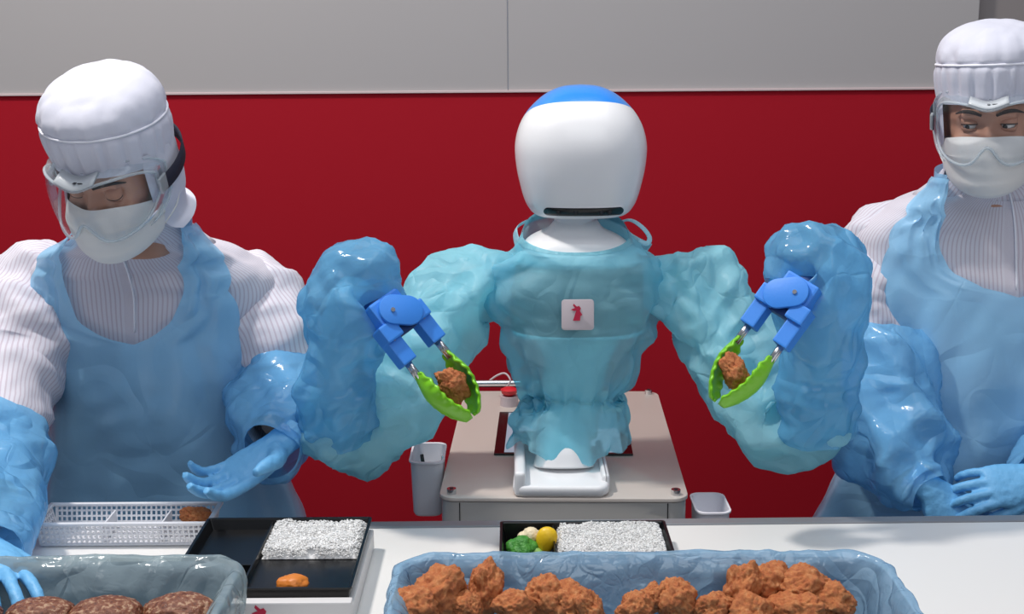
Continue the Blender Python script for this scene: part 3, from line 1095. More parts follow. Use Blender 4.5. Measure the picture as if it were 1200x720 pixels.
def apron(root, rows, n, scoop, wid, grow, seed, zpx, Yref):
    """bib apron over the front of the torso: straps, scooped neckline, skirt.
    scoop / wid: (row fraction, half angle in degrees) tables measured from the front centre"""
    C, rx, ry = ring_pts(rows, n)
    half = 40
    G = np.zeros((n, 2 * half, 3))
    fr = np.linspace(0, 1, n)
    wl = np.interp(fr, wid[0], wid[1])
    wr = np.interp(fr, wid[0], wid[2])
    sl = np.interp(fr, scoop[0], scoop[1])
    sr = np.interp(fr, scoop[0], scoop[2])
    e = 0.86
    for i in range(n):
        ph = np.concatenate([np.linspace(-wl[i], -sl[i], half), np.linspace(sr[i], wr[i], half)]) * math.pi / 180 - math.pi / 2
        ca, sa = np.cos(ph), np.sin(ph)
        ca, sa = np.sign(ca) * np.abs(ca) ** e, np.sign(sa) * np.abs(sa) ** e
        g = grow * (1 + 1.5 * max(0, fr[i] - 0.4))
        G[i] = np.stack([C[i, 0] + (rx[i] + g) * ca, C[i, 1] + (ry[i] + g) * sa, np.full(2 * half, C[i, 2])], 1)
    nb = int(np.searchsorted(fr, scoop[0][-1]))
    # hanging folds below the chest
    N = grid_normals(G, False)
    x = np.linspace(-1, 1, 2 * half)
    fold = 0.008 * (1 + np.sin(x * 9 + 1.2 * np.sin(fr * 4)[:, None] + seed)) + 0.004 * (1 + np.sin(x * 19 + seed * 2 + fr[:, None] * 3))
    G = G + N * (fold * np.clip((fr - 0.35) * 2, 0, 1)[:, None])[..., None] * 1.0
    top = crumple(G, 0.035, 0.03, 0.002, 0.010, closed=False, seed=seed, pin0=2, wave=0.16)
    top = facets(top, False, seed, 0.11, 0.13, 7, weight=np.clip(fr * 4, 0.3, 1)[:, None], bias=0.002)
    # keep both sides of the bib joined below the neckline
    o = sheet('apron', top, 'apron', root, closed=False, keep=lambda i, j: not (j == half - 1 and i < nb))
    # strap round the nape
    aa = np.linspace(-90 + 68, 270 - 68, 60) * math.pi / 180
    S = []
    for dz in (-0.012, 0.0, 0.012):
        S.append(np.stack([C[0, 0] + (rx[0] + 0.014) * np.cos(aa), C[0, 1] + (ry[0] + 0.014) * np.sin(aa), C[0, 2] - 0.006 + dz + 0.014 * np.clip(np.sin(aa), 0, 1)], 1))
    sheet('neck_strap', np.array(S), 'apron', o, closed=False)
    return o


def person(name, label, rows, arms, covers, HM, eyes, look, ap, loc, seed, hipz=0.86):
    root = empty(name, loc, label, 'person')
    body_mesh(root, rows, [(p[0], [r * 0.55 for r in p[1]]) for p in arms], HM, hipz, 0)
    # coat
    C, rx, ry = ring_pts(rows, 110)
    G = torso_grid(C, rx, ry, 130, -math.pi / 2, 1.5 * math.pi)
    G = crumple(G, 0.03, 0.03, 0.006, 0.006, seed=seed, pin0=3, wave=0.16, levels=2)
    G = facets(G, True, seed, 0.09, 0.08, 5)
    coat = sheet('coat', G, 'coat', root)
    # standing collar with zip
    top = Vector(C[4])
    G2 = []
    fx = rx[4]
    fy = ry[4]
    nb = 120
    a = np.linspace(-90, 270, nb) * math.pi / 180
    fc = np.abs(np.angle(np.exp(1j * (a + math.pi / 2))))
    Cb = C[16]
    basering = np.stack([Cb[0] + (rx[16] + 0.003) * np.cos(a), Cb[1] + (ry[16] + 0.003) * np.sin(a), np.full(nb, Cb[2])], 1)
    notch = 0.016 * np.exp(-(fc / 0.12) ** 2)
    topring = xg(np.stack([0.073 * np.cos(a), 0.018 + 0.079 * np.sin(a), -0.094 - notch], 1), HM)
    midring = np.stack([C[0, 0] + (rx[0] + 0.002) * np.cos(a), C[0, 1] + (ry[0] + 0.002) * np.sin(a), np.full(nb, C[0, 2])], 1)
    for h in np.linspace(0, 1, 9):
        G2.append(basering * (1 - h) ** 2 + midring * 2 * h * (1 - h) + topring * h ** 2)
    G2 = np.array(G2)
    col = sheet('collar', G2, 'coat', coat, closed=False)
    sd = col.modifiers.new('thick', 'SOLIDIFY'); sd.thickness = 0.003
    z0, z1 = Vector(G2[8, 0]), Vector(G2[0, 0])
    zl = [Vector(G2[i, 0]) for i in range(8, -1, -2)] + [Vector(G[i, 0]) for i in (22, 30, 38, 46)]
    mk('zip', *tube([v + Vector((0, -0.0035, 0.0)) for v in zl], 0.0018, 6), 'piping', coat)
    zp = Vector(G2[6, 0]) + Vector((0, -0.007, 0))
    mk('zip_pull', *rbox(tuple(zp + Vector((0, 0, -0.010))), (0.006, 0.003, 0.022), 0.001), 'vent', coat)
    for k, (path, rad) in enumerate(arms):
        G = loft(path, rad, None, 90, 60, (0, 1, 0.2))
        G = crumple(G, 0.07, 0.035, 0.010, 0.012, seed=seed + 3 + k, pin0=4, wave=0.17, levels=3)
        G = facets(G, True, seed + k, 0.10, 0.30, 7, keep_dir=(0.3, 0.2, 1))
        G = facets(G, True, seed + k + 40, 0.04, 0.14, 5)
        sheet('sleeve', G, 'coat', coat, cap0=True)
    for k, (path, rad) in enumerate(covers):
        G = loft(path, rad, None, 80, 64, (0, 1, 0.2))
        G = crumple(G, 0.05, 0.05, 0.006, 0.008, seed=seed + 9 + k, pin1=3, wave=0.16, levels=2)
        G = facets(G, True, seed + k + 5, 0.10, 0.36, 7, bias=0.004)
        G = facets(G, True, seed + k + 6, 0.035, 0.22, 5)
        sheet('sleeve_cover', G, 'sleevefilm', root)
    apron(root, rows, 100, *ap)
    head_parts(root, HM, eyes, look)
    return root


def head_matrix(px, py, Y, pitch, yaw, roll, s=1.0):
    p = at(px, py, Y)
    return Matrix.Translation(p) @ (Matrix.Rotation(R(yaw), 3, 'Z') @ Matrix.Rotation(R(roll), 3, 'Y') @ Matrix.Rotation(R(pitch), 3, 'X')).to_4x4() @ Matrix.Scale(s, 4)


# ------------------------------------------------------------------ worker on the left, head bowed over the trays
rowsL = px_rows([(262, 110, 214, 2.225, 0.085), (280, 88, 236, 2.29, 0.100), (300, 52, 284, 2.35, 0.110), (330, 34, 322, 2.385, 0.120), (385, 52, 312, 2.41, 0.130),
                 (450, 72, 300, 2.43, 0.140), (520, 70, 308, 2.46, 0.150), (600, 62, 338, 2.48, 0.155), (690, 54, 352, 2.50, 0.160), (760, 54, 354, 2.50, 0.155)])
armsL = [px_path([(98, 314, 2.40, 24), (56, 332, 2.38, 46), (24, 388, 2.31, 58), (5, 450, 2.22, 56), (-6, 520, 2.07, 47), (-12, 575, 1.94, 28)]),
         px_path([(250, 318, 2.42, 22), (290, 338, 2.41, 38), (320, 388, 2.38, 48), (330, 440, 2.36, 45), (325, 475, 2.28, 30), (318, 502, 2.20, 22)])]
covL = [px_path([(-10, 522, 2.06, 54), (-12, 560, 1.98, 54), (-14, 605, 1.87, 46), (-18, 628, 1.79, 36), (-20, 645, 1.70, 25)]),
        px_path([(330, 446, 2.35, 49), (327, 478, 2.28, 47), (324, 505, 2.20, 41), (322, 522, 2.145, 31), (318, 528, 2.11, 23)])]
HL = head_matrix(136, 196, 2.12, 26, -12, 3, 1.0)
apL = (([0, .111, .222, .333, .40, .43, .444], [60, 46, 28, 23, 20, 10, .3], [60, 46, 24, 18, 13, 6, .3]),
       ([0, .111, .222, .333, .444, .556, .67, 1], [95, 85, 53, 44, 55, 80, 90, 92], [95, 85, 52, 38, 50, 72, 88, 92]), 0.022, 21, None, None)
pl = person('person', 'person in white hood and goggles bowing over trays, one palm held up', rowsL, armsL, covL, HL, -38, (0.0, -1.0, -0.75), apL, (at(190, 600, 2.48).x, 2.48, 0), 31)
wl = at(322, 524, 2.115)
hand('glove', wl, (-0.62, -0.72, -0.32), (0.10, 0.42, -0.9), -1, [(14, 26, 16), (16, 26, 16), (18, 28, 16), (20, 28, 16)],
     [(0.040, 48, 28), (0.032, 22, 26), (0.026, 8, 12)], pl, spread=0.5, scale=1.08)
wr_ = at(-20, 644, 1.70)
tip = at(18, 714, 1.525)
hand('glove', wr_, tip - wr_, (0.1, -0.1, 1.0), 1, [(4, 12, 10), (6, 16, 12), (10, 20, 14), (14, 24, 14)],
     [(0.040, 35, 12), (0.032, 20, 14), (0.026, 10, 10)], pl)

# ------------------------------------------------------------------ worker on the right, looking on with clasped hands
rowsR = px_rows([(206, 1106, 1216, 2.45, 0.085), (222, 1086, 1236, 2.48, 0.096), (244, 1040, 1284, 2.51, 0.108), (280, 1002, 1322, 2.53, 0.120), (340, 1010, 1312, 2.53, 0.130),
                 (410, 1030, 1296, 2.53, 0.138), (490, 1020, 1300, 2.54, 0.145), (570, 985, 1320, 2.55, 0.155), (650, 950, 1345, 2.56, 0.165), (740, 940, 1350, 2.56, 0.16)])
armsR = [px_path([(1090, 264, 2.55, 22), (1042, 288, 2.54, 38), (1012, 350, 2.52, 46), (1016, 414, 2.47, 44), (1032, 490, 2.39, 30), (1064, 550, 2.30, 22)]),
         px_path([(1238, 262, 2.55, 24), (1286, 290, 2.54, 42), (1312, 350, 2.52, 46), (1312, 414, 2.47, 44), (1286, 486, 2.39, 30), (1244, 534, 2.30, 22)])]
covR = [px_path([(1030, 404, 2.46, 46), (1034, 440, 2.43, 56), (1040, 490, 2.38, 58), (1058, 540, 2.31, 46), (1078, 566, 2.26, 32), (1090, 578, 2.235, 24)]),
        px_path([(1312, 404, 2.46, 46), (1304, 440, 2.43, 54), (1284, 490, 2.38, 56), (1252, 530, 2.31, 46), (1228, 552, 2.26, 32), (1216, 560, 2.235, 24)])]
HR = head_matrix(1161, 135, 2.38, 9, -22, -2, 1.02)
apR = (([0, .111, .222, .333, .38, .415, .43], [60, 46, 30, 25, 21, 10, .3], [60, 46, 30, 25, 21, 10, .3]),
       ([0, .111, .222, .333, .444, .556, .67, 1], [95, 85, 56, 48, 58, 80, 90, 92], [95, 85, 56, 48, 58, 80, 90, 92]), 0.022, 44, None, None)
pr = person('person', 'person in white hood and goggles at the right with gloved hands clasped', rowsR, armsR, covR, HR, 9, (-0.45, -1.0, -0.32), apR, (at(1160, 600, 2.55).x, 2.55, 0), 57)
w1 = at(1092, 576, 2.235)
hand('glove', w1, (0.72, -0.22, -0.55), (0.1, -0.95, 0.35), -1, [(20, 25, 15), (24, 28, 15), (26, 30, 16), (28, 30, 16)],
     [(0.040, 30, 8), (0.032, 16, 14), (0.026, 6, 10)], pr)
w2 = at(1214, 562, 2.215)
hand('glove', w2, (-0.95, -0.12, -0.12), (0.0, -0.80, 0.60), 1, [(18, 34, 22), (20, 38, 24), (22, 40, 24), (24, 42, 24)],
     [(0.040, 28, 10), (0.032, 12, 16), (0.026, 4, 14)], pr)

# ================================================================== robot
RY = 2.32
rb = at(672, 560, 2.30)
robot = empty('humanoid_robot', (rb.x, 2.30, PZ), 'white humanoid robot with blue-topped head in an aqua gown behind the table', 'robot')

# ---- foot bracket and column
bw, bd = 0.172, 0.235
bx, by = at(657, 570, 2.26).x, 2.268
base = mk('foot_bracket', *slab(bw, bd, 0.022, PZ + 0.0005, PZ + 0.022, 0.006, CYAW, (bx, by)), 'rwhite', robot)
sharp(base, 50)
# raised lip on the left side and at the back left
for (x0, y0, sx_, sy_, h) in ((-bw / 2 + 0.010, 0.0, 0.020, bd - 0.01, 0.046), (-bw / 2 + 0.028, bd / 2 - 0.014, 0.056, 0.024, 0.052), (bw / 2 - 0.008, 0.01, 0.014, bd - 0.03, 0.034)):
    mk('bracket_lip', *rbox((bx + x0, by + y0, PZ + h / 2 + 0.001), (sx_, sy_, h), 0.008, 4, rot=None), 'rwhite', base)
colx = at(660, 540, 2.30).x
G = loft([(colx, 2.272, PZ + 0.02), (colx, 2.278, PZ + 0.045), (colx, 2.296, PZ + 0.08), (colx + 0.004, 2.325, PZ + 0.16), (colx + 0.01, 2.33, PZ + 0.28)], [0.058, 0.052, 0.050, 0.044, 0.040], [0.055, 0.050, 0.046, 0.040, 0.036], 24, 36, (1, 0, 0), 2.4)
mk('column', *rings(G), 'rwhite', robot)

# ---- chest shell and shoulders
tp = px_rows([(258, 650, 700, RY, 0.030), (268, 640, 708, RY, 0.05), (280, 618, 730, RY, 0.075), (300, 604, 748, RY, 0.090), (335, 598, 754, RY - 0.01, 0.098), (370, 598, 754, RY - 0.01, 0.098), (384, 600, 752, RY - 0.01, 0.094)])
C, rx, ry = ring_pts(tp, 31)
mk('shoulder_shell', *rings(torso_grid(C, rx, ry, 48, e=0.75)[:17]), 'rwhite', robot)
mk('chest_shell', *rings(torso_grid(C, rx, ry, 48, e=0.75)[16:]), 'rgrey', robot)
ed = torso_grid(C, rx, ry, 48, e=0.75)
mk('chest_trim', *rings(np.stack([ed[-1] + [0, 0, 0.004], ed[-1] * 1.0 + unit((ed[-1] - ed[-1].mean(0)) * [1, 1, 0]) * 0.003 + [0, 0, 0.002], ed[-1] + unit((ed[-1] - ed[-1].mean(0)) * [1, 1, 0]) * 0.003 - [0, 0, 0.002], ed[-1] - [0, 0, 0.004]])), 'rwhite', robot)
tp2 = px_rows([(384, 622, 730, RY, 0.070), (430, 640, 712, RY, 0.050), (470, 642, 704, RY, 0.046), (510, 636, 700, RY, 0.046)])
C, rx, ry = ring_pts(tp2, 16)
mk('waist', *rings(torso_grid(C, rx, ry, 36)), 'rwhite', robot)
nk = at(673, 262, RY)
mk('neck', *rings(loft([nk + Vector((0, 0, -0.025)), nk + Vector((0, 0, -0.004)), nk + Vector((0, 0, 0.0)), nk + Vector((0, 0, 0.03))], [0.050, 0.042, 0.037, 0.037], None, 10, 32, (1, 0, 0))), 'rwhite', robot)

# ---- head
hc = at(680, 182, RY + 0.01)
k = mpp(hc)
prof = [(251, 44), (250.3, 50), (248, 55), (243, 60), (233, 65.5), (216, 70.5), (194, 75), (170, 76.5), (149, 72), (132, 63), (118, 50), (108, 36), (102, 20), (100.2, 2)]
Zs, Xs = [], []
for y, hw in prof:
    Zs.append((182 - y) * k * 1.0)
    Xs.append(hw * k)
n = 70
Zs, Xs = catmull(Zs, n)[:, 0], np.maximum(catmull(Xs, n)[:, 0], 0.002)
a = np.linspace(0, 2 * math.pi, 80, endpoint=False)
e = 0.72
ca, sa = np.sign(np.cos(a)) * np.abs(np.cos(a)) ** e, np.sign(np.sin(a)) * np.abs(np.sin(a)) ** e
G = np.stack([hc.x + Xs[:, None] * ca, hc.y + Xs[:, None] * 1.0 * sa, hc.z + np.repeat(Zs[:, None], 80, 1)], 2)
# blue cap is the upper part, cut along a plane that falls to the back
V, Fs = rings(G)
bm = bmesh.new()
vs_ = [bm.verts.new(v) for v in V]
for f in Fs:
    bm.faces.new([vs_[i] for i in f])
cutp = Vector((hc.x, hc.y - 0.085, at(680, 118, RY - 0.10).z))
cutn = Vector((0.0, 0.34, 1.0)).normalized()
bm2 = bm.copy()
for b, inner in ((bm, False), (bm2, True)):
    bmesh.ops.bisect_plane(b, geom=b.verts[:] + b.edges[:] + b.faces[:], plane_co=cutp, plane_no=cutn, clear_inner=inner, clear_outer=not inner)
def bm_arrays(b):
    b.verts.index_update()
    return np.array([v.co[:] for v in b.verts]), [[v.index for v in f.verts] for f in b.faces]
head = mk('head', *bm_arrays(bm), 'rwhite', robot)
mk('head_cap', *bm_arrays(bm2), 'rblue', head)
bm.free(); bm2.free()
# camera slot in the chin
SZc = hc.z + (182 - 241.0) * k


def front_y(x, z):
    """front of the head shell at (x, z) in head space"""
    hw = np.interp(z, Zs, Xs)
    return -hw * np.clip(1 - (np.abs(x) / hw) ** (2 / e), 0, 1) ** (e / 2)


def slot(name, w, h, proud, mat, par):
    xs = np.sin(np.linspace(-math.pi / 2, math.pi / 2, 61)) * w / 2
    end = w / 2 - h / 2
    hh = np.sqrt(np.maximum((h / 2) ** 2 - np.clip(np.abs(xs) - end, 0, None) ** 2, 1e-8))
    G = np.zeros((9, 61, 3))
    for i, s in enumerate(np.linspace(-1, 1, 9)):
        z = hh * s
        G[i] = np.stack([hc.x + 0.002 + xs, hc.y + front_y(xs, z + SZc - hc.z) - proud, SZc + z], 1)
    o = mk(name, G.reshape(-1, 3), grid_faces(9, 61, False), mat, par)
    sd = o.modifiers.new('thick', 'SOLIDIFY'); sd.thickness = 0.006; sd.offset = 1 if False else -1
    return o


fr = slot('slot_frame', 0.150, 0.0200, 0.0008, 'rwhite', head)
cs = slot('camera_bar', 0.142, 0.0150, 0.0022, 'black', head)
for x in (-0.045, -0.015, 0.03, 0.045):
    q = Vector((hc.x + 0.002 + x, hc.y + float(front_y(x, SZc - hc.z)) - 0.0034, SZc))
    mk('camera_lens', *tube([q, q + Vector((0, -0.0008, 0))], 0.0042, 14, 2, False, side=(1, 0, 0)), 'dark', cs)

# ---- badge on the chest
bp = at(677, 369, RY - 0.128)
ux, uy, un = (1, 0, 0), (0, 0.10, 0.995), (0, -0.995, 0.10)
br_ = Matrix(((1, 0, 0), (0, 0.10, 0.995), (0, -0.995, 0.10))).transposed()
bd_ = slab(0.057, 0.054, 0.006, 0, 0.0025, 0.0006)
Bm = Matrix.Translation(bp) @ Matrix(((1, 0, 0), (0, 0.10, -0.995), (0, 0.995, 0.10))).to_4x4()
badge = sharp(mk('badge', *xf(bd_, Bm), 'label', robot))
mk('rabbit_mark', *rabbit(0.030, bp + Vector((-0.002, -0.0027, 0.005)), ux, uy, un), 'logo', badge, smooth=False)
tl = []
rnd = random.Random(4)
x = -0.019
while x < 0.019:
    w = rnd.choice((0.0012, 0.0018, 0.0022))
    tl.append(rbox(tuple(bp + Vector((x + w / 2, -0.0028, -0.0155))), (w, 0.0005, 0.0016), 0))
    x += w + 0.0009
mk('printed_line', *join(*tl), 'print', badge, smooth=False)

# ---- gown
gr = px_rows([(285, 612, 737, RY, 0.098), (294, 596, 752, RY, 0.106), (312, 572, 776, RY, 0.110), (335, 568, 780, RY, 0.114), (372, 580, 770, RY, 0.116), (410, 596, 752, RY, 0.106),
              (440, 606, 740, RY, 0.090), (458, 614, 728, RY, 0.076), (468, 608, 731, RY, 0.080), (488, 598, 736, RY - 0.002, 0.088), (506, 598, 736, RY - 0.004, 0.092), (514, 600, 734, RY - 0.004, 0.092)])
n, nv = 110, 150
C, rx, ry = ring_pts(gr, n)
G = torso_grid(C, rx, ry, nv, e=0.85)
a = np.linspace(0, 2 * math.pi, nv, endpoint=False)
fr = np.linspace(0, 1, n)
# neckline rises towards the nape
G[..., 2] += np.clip(1 - fr / 0.10, 0, 1)[:, None] * (0.055 * np.clip(np.sin(a), 0, 1) + 0.014 * np.abs(np.cos(a)) ** 2)[None]
# ragged hem
da = np.angle(np.exp(1j * (a - R(-78))))
hem = 0.006 - 0.026 * np.exp(-(da / R(38)) ** 2) + 0.006 * np.sin(a * 5 + 1.0) + 0.004 * np.sin(a * 11)
G[..., 2] += np.clip((fr - 0.78) / 0.22, 0, 1)[:, None] * hem[None]
N = grid_normals(G)
# gathers at the waist tie
wst = np.exp(-((fr - 0.63) / 0.10) ** 2)[:, None]
G = G + N * (wst * (0.005 * np.sin(a * 19) + 0.004 * np.sin(a * 31 + 1)))[..., None]
sk = np.clip((fr - 0.70) / 0.3, 0, 1)[:, None]
G = G + N * (sk * (0.007 * np.sin(a * 7 + 0.6) + 0.004 * np.sin(a * 15)))[..., None]
side_w = 0.18 + 0.82 * np.abs(np.cos(a)) ** 1.5
Gc = crumple(G, 0.07, 0.07, 0.010, 0.014, seed=77, pin0=4, wave=0.13)
G = G + (Gc - G) * side_w[None, :, None]
G = facets(G, True, 7, 0.075, 0.40, 9, weight=(0.18 + 0.82 * np.abs(np.cos(a)) ** 1.2)[None] * np.clip(fr * 12, 0, 1)[:, None], bias=0.002)
gown = sheet('gown', G, 'gown', robot)
band = np.stack([G[0], G[1] * 0.5 + G[2] * 0.5, G[3]]) + grid_normals(G)[:3] * -0.0015
cen = G[0].mean(0)
out = unit((G[:4] - cen) * [1, 1, 0]) * 0.002
band = G[:4] + out
sheet('neck_band', band, 'gownband', gown)
# waist tie
wi = int(0.63 * n)
wt = np.stack([G[wi - 1], G[wi], G[wi + 1]]) + unit((G[wi] - G[wi].mean(0)) * [1, 1, 0])[None] * 0.003
sheet('waist_tie', wt, 'gownband', gown)


def ribbon(name, path, w, par, mat='ribbon', up=(0, 0, 1)):
    G = loft(path, [w] * len(path), [0.0012] * len(path), 30, 10, up)
    return mk(name, *rings(G), mat, par)


ribbon('neck_tie', [at(722, 262, 2.40), at(738, 258, 2.39), at(752, 266, 2.37), at(761, 278, 2.36), at(758, 286, 2.35), at(748, 282, 2.35)], 0.005, gown, up=(0, 1, 0.3))
ribbon('neck_tie', [at(626, 256, 2.40), at(612, 262, 2.40), at(604, 270, 2.39), at(606, 284, 2.37), at(612, 292, 2.36)], 0.013, gown, up=(1, 0, 0.4))
ribbon('neck_tie', [at(700, 262, 2.42), at(720, 268, 2.42), at(740, 282, 2.39), at(760, 292, 2.36)], 0.012, gown, up=(0, 0.4, 1))

# ---- arms inside their sleeves
armA = [(598, 330, 2.33, 24), (550, 345, 2.32, 26), (495, 400, 2.28, 28), (440, 476, 2.23, 28), (405, 500, 2.18, 27), (398, 440, 2.12, 27), (406, 370, 2.09, 27), (420, 342, 2.07, 26)]
armB = [(752, 330, 2.33, 24), (804, 342, 2.32, 26), (846, 400, 2.28, 28), (900, 476, 2.23, 28), (940, 500, 2.18, 27), (958, 440, 2.12, 27), (955, 370, 2.09, 27), (945, 340, 2.07, 26)]
for sp_ in (armA, armB):
    P, rr = px_path(sp_)
    mk('arm', *rings(loft(P, rr, None, 60, 24, (0, 1, 0.1))), 'rwhite', robot)
slA = [(614, 330, 2.33, 28), (576, 336, 2.325, 33), (538, 352, 2.31, 42), (500, 400, 2.28, 47), (460, 460, 2.24, 50), (418, 496, 2.19, 46), (400, 482, 2.15, 30), (397, 440, 2.115, 22)]
slB = [(740, 330, 2.33, 28), (778, 334, 2.325, 33), (816, 348, 2.31, 41), (850, 400, 2.28, 47), (888, 458, 2.24, 51), (926, 494, 2.19, 48), (948, 482, 2.15, 30), (957, 440, 2.115, 22)]
for k_, sp_ in enumerate((slA, slB)):
    P, rr = px_path(sp_)
    G = loft(P, rr, None, 130, 80, (0, 1, 0.1))
    G = crumple(G, 0.06, 0.05, 0.008, 0.009, seed=90 + k_, pin0=5, wave=0.16, levels=2)
    G = facets(G, True, 17 + k_, 0.11, 0.40, 8)
    G = facets(G, True, 47 + k_, 0.06, 0.26, 7)
    sheet('gown_sleeve', G, 'gownsleeve', gown)
cvA = [(395, 504, 2.15, 43), (395, 470, 2.125, 45), (397, 430, 2.11, 42), (407, 388, 2.095, 50), (412, 348, 2.075, 56), (432, 328, 2.06, 46), (452, 340, 2.05, 26), (460, 356, 2.05, 17)]
cvB = [(957, 500, 2.15, 43), (957, 465, 2.125, 46), (958, 424, 2.11, 44), (962, 375, 2.09, 54), (958, 330, 2.075, 58), (938, 304, 2.07, 42), (924, 316, 2.065, 25), (916, 332, 2.06, 15)]
for k_, sp_ in enumerate((cvA, cvB)):
    P, rr = px_path(sp_)
    G = loft(P, rr, None, 110, 80, (0, 1, 0.1))
    G = facets(G, True, 29 + k_, 0.12, 0.24, 8)
    G = facets(G, True, 37 + k_, 0.045, 0.30, 7)
    sheet('sleeve_cover', G, 'robotfilm', robot)


# ---- grippers with green tong ends
def gripper(base, A, S, lab):
    A = Vector(A).normalized()
    S = Vector(S)
    S = (S - A * S.dot(A)).normalized()
    N = A.cross(S)
    if N.y > 0:
        N = -N
    B = Matrix(((A.x, S.x, N.x), (A.y, S.y, N.y), (A.z, S.z, N.z)))
    Mx = Matrix.Translation(base) @ B.to_4x4() @ Matrix.Scale(1.08, 4)
    g = mk('gripper', *xf(rbox((-0.020, -0.004, -0.004), (0.050, 0.056, 0.044), 0.004), Mx), 'printblue', robot, smooth=False)
    # wrist stub
    mk('wrist_mount', *xf(tube([(-0.052, 0, -0.040), (-0.030, 0, -0.010)], 0.022, 20, 2, False, side=(0, 1, 0)), Mx), 'printnavy', g)
    # cover plate with rounded ends
    pl_ = slab(0.068, 0.046, 0.0225, 0.019, 0.026, 0.0015, R(52), (-0.012, 0.004), 10)
    cp = sharp(mk('cover_plate', *xf(pl_, Mx), 'printblue', g))
    sharp(mk('screw', *xf(tube([(-0.019, -0.008, 0.026), (-0.019, -0.008, 0.0285)], 0.0034, 12, 2, False), Mx), 'steel', g))
    mk('cross_link', *xf(rbox((0.012, 0.0, -0.002), (0.014, 0.040, 0.026), 0.003), Mx), 'printnavy', g, smooth=False)
    for s in (1, -1):
        fb = mk('finger_block', *xf(join(rbox((0.034, s * 0.030, 0.0), (0.046, 0.025, 0.028), 0.0025),
                                         rbox((0.004, s * 0.028, 0.004), (0.028, 0.030, 0.036), 0.003)), Mx), 'printblue', g, smooth=False)
        sharp(mk('screw', *xf(tube([(0.016, s * 0.030, 0.012), (0.016, s * 0.030, 0.0145)], 0.003, 12, 2, False), Mx), 'steel', g))
        for dn in (-0.0045, 0.0045):
            mk('steel_rod', *xf(tube([(0.05, s * 0.030, dn), (0.088, s * 0.031, dn)], 0.0042, 12, 2, False, side=(0, 1, 0)), Mx), 'steel', g)
        nu, nv_ = 64, 17
        u = np.linspace(0, 1, nu)
        wd = 0.026 * np.minimum(1, 0.45 + 1.6 * u) * np.sqrt(np.clip(1 - ((u - 0.62) / 0.385) ** 4, 0, 1) * (u > 0.62) + (u <= 0.62))
        wd = np.maximum(wd, 0.001)
        sc_ = 1 + 0.10 * (np.abs(np.sin(u * math.pi * 7)) - 0.5) * (u > 0.2)
        v = np.linspace(-1, 1, nv_)
        inw = 0.032 - 0.003 * u + 0.010 * np.sin(np.clip(u, 0, 1) * math.pi) - 0.016 * u ** 2.2
        cup_ = 0.012 * (1 - u * 0.3) * np.minimum(1, u * 4 + 0.3)
        G = np.zeros((nu, nv_, 3))
        G[..., 0] = (0.078 + 0.100 * u)[:, None]
        G[..., 1] = s * (inw[:, None] - cup_[:, None] * (v ** 2)[None] - 0.0012 * np.sin(u * math.pi * 14)[:, None] * (np.abs(v) > 0.7))
        G[..., 2] = wd[:, None] * v[None] * np.where(np.abs(v) > 0.8, sc_[:, None], 1.0)
        tg = mk('tong', xg(G, Mx).reshape(-1, 3), grid_faces(nu, nv_, False), 'green', g)
        sd = tg.modifiers.new('thick', 'SOLIDIFY'); sd.thickness = 0.0042; sd.offset = 0
    return Mx


GA = gripper(at(468, 378, 2.015), (0.62, -0.18, -0.78), (0.66, 0.62, 0.50), 'left')
GB = gripper(at(922, 358, 2.015), (-0.60, -0.18, -0.80), (-0.66, 0.62, 0.46), 'right')

# ================================================================== food and containers
def lumpy(seed, r=1.0, sub=5, sq=(1, 1, 1), amp=(0.22, 0.13, 0.07)):
    bm = bmesh.new()
    bmesh.ops.create_icosphere(bm, subdivisions=sub, radius=1.0)
    o = Vector((seed * 7.3, seed * 3.1, seed * 1.7))
    for v in bm.verts:
        d = v.co.normalized()
        a = amp[0] * noise.noise(d * 1.6 + o) * 1.6
        b = amp[1] * (0.45 - abs(noise.noise(d * 4.2 + o))) * 2
        c = amp[2] * (0.4 - abs(noise.noise(d * 10 + o))) * 2
        e = amp[2] * 0.5 * (0.4 - abs(noise.noise(d * 23 + o))) * 2
        v.co = Vector((d.x * sq[0], d.y * sq[1], d.z * sq[2])) * (r * (1 + a + b + c + e))
    bm.verts.index_update()
    V, Fs = np.array([v.co[:] for v in bm.verts]), [[v.index for v in f.verts] for f in bm.faces]
    bm.free()
    return V, Fs


CH = []
for s in range(6):
    V, Fs = lumpy(s + 1, 1.0, 5, [(1, 0.9, 1.05), (0.8, 0.8, 1.25), (1.15, 0.9, 0.8), (1, 1, 0.9), (0.9, 1.1, 1.0), (1.25, 0.8, 0.75)][s])
    me = bpy.data.meshes.new('fried_chicken')
    me.from_pydata(V.tolist(), [], Fs)
    me.polygons.foreach_set('use_smooth', [True] * len(me.polygons))
    me.materials.append(M['chicken'])
    CH.append(me)


def chicken(p, r, k, rot, label, group=None):
    o = bpy.data.objects.new('fried_chicken', CH[k])
    COL.objects.link(o)
    o.scale = (r, r, r)
    o.rotation_euler = rot
    reg(o, None, Vector(p))
    return tag(o, label, 'fried chicken', group)


# pieces in the tongs
chicken(GA @ Vector((0.122, 0.004, 0.002)), 0.0260, 1, (0.4, R(-38), 0.3), 'fried chicken piece held in the green tongs on the left')
chicken(GB @ Vector((0.128, 0.002, 0.000)), 0.0255, 5, (0.2, R(60), 0.4), 'fried chicken piece held in the green tongs on the right')


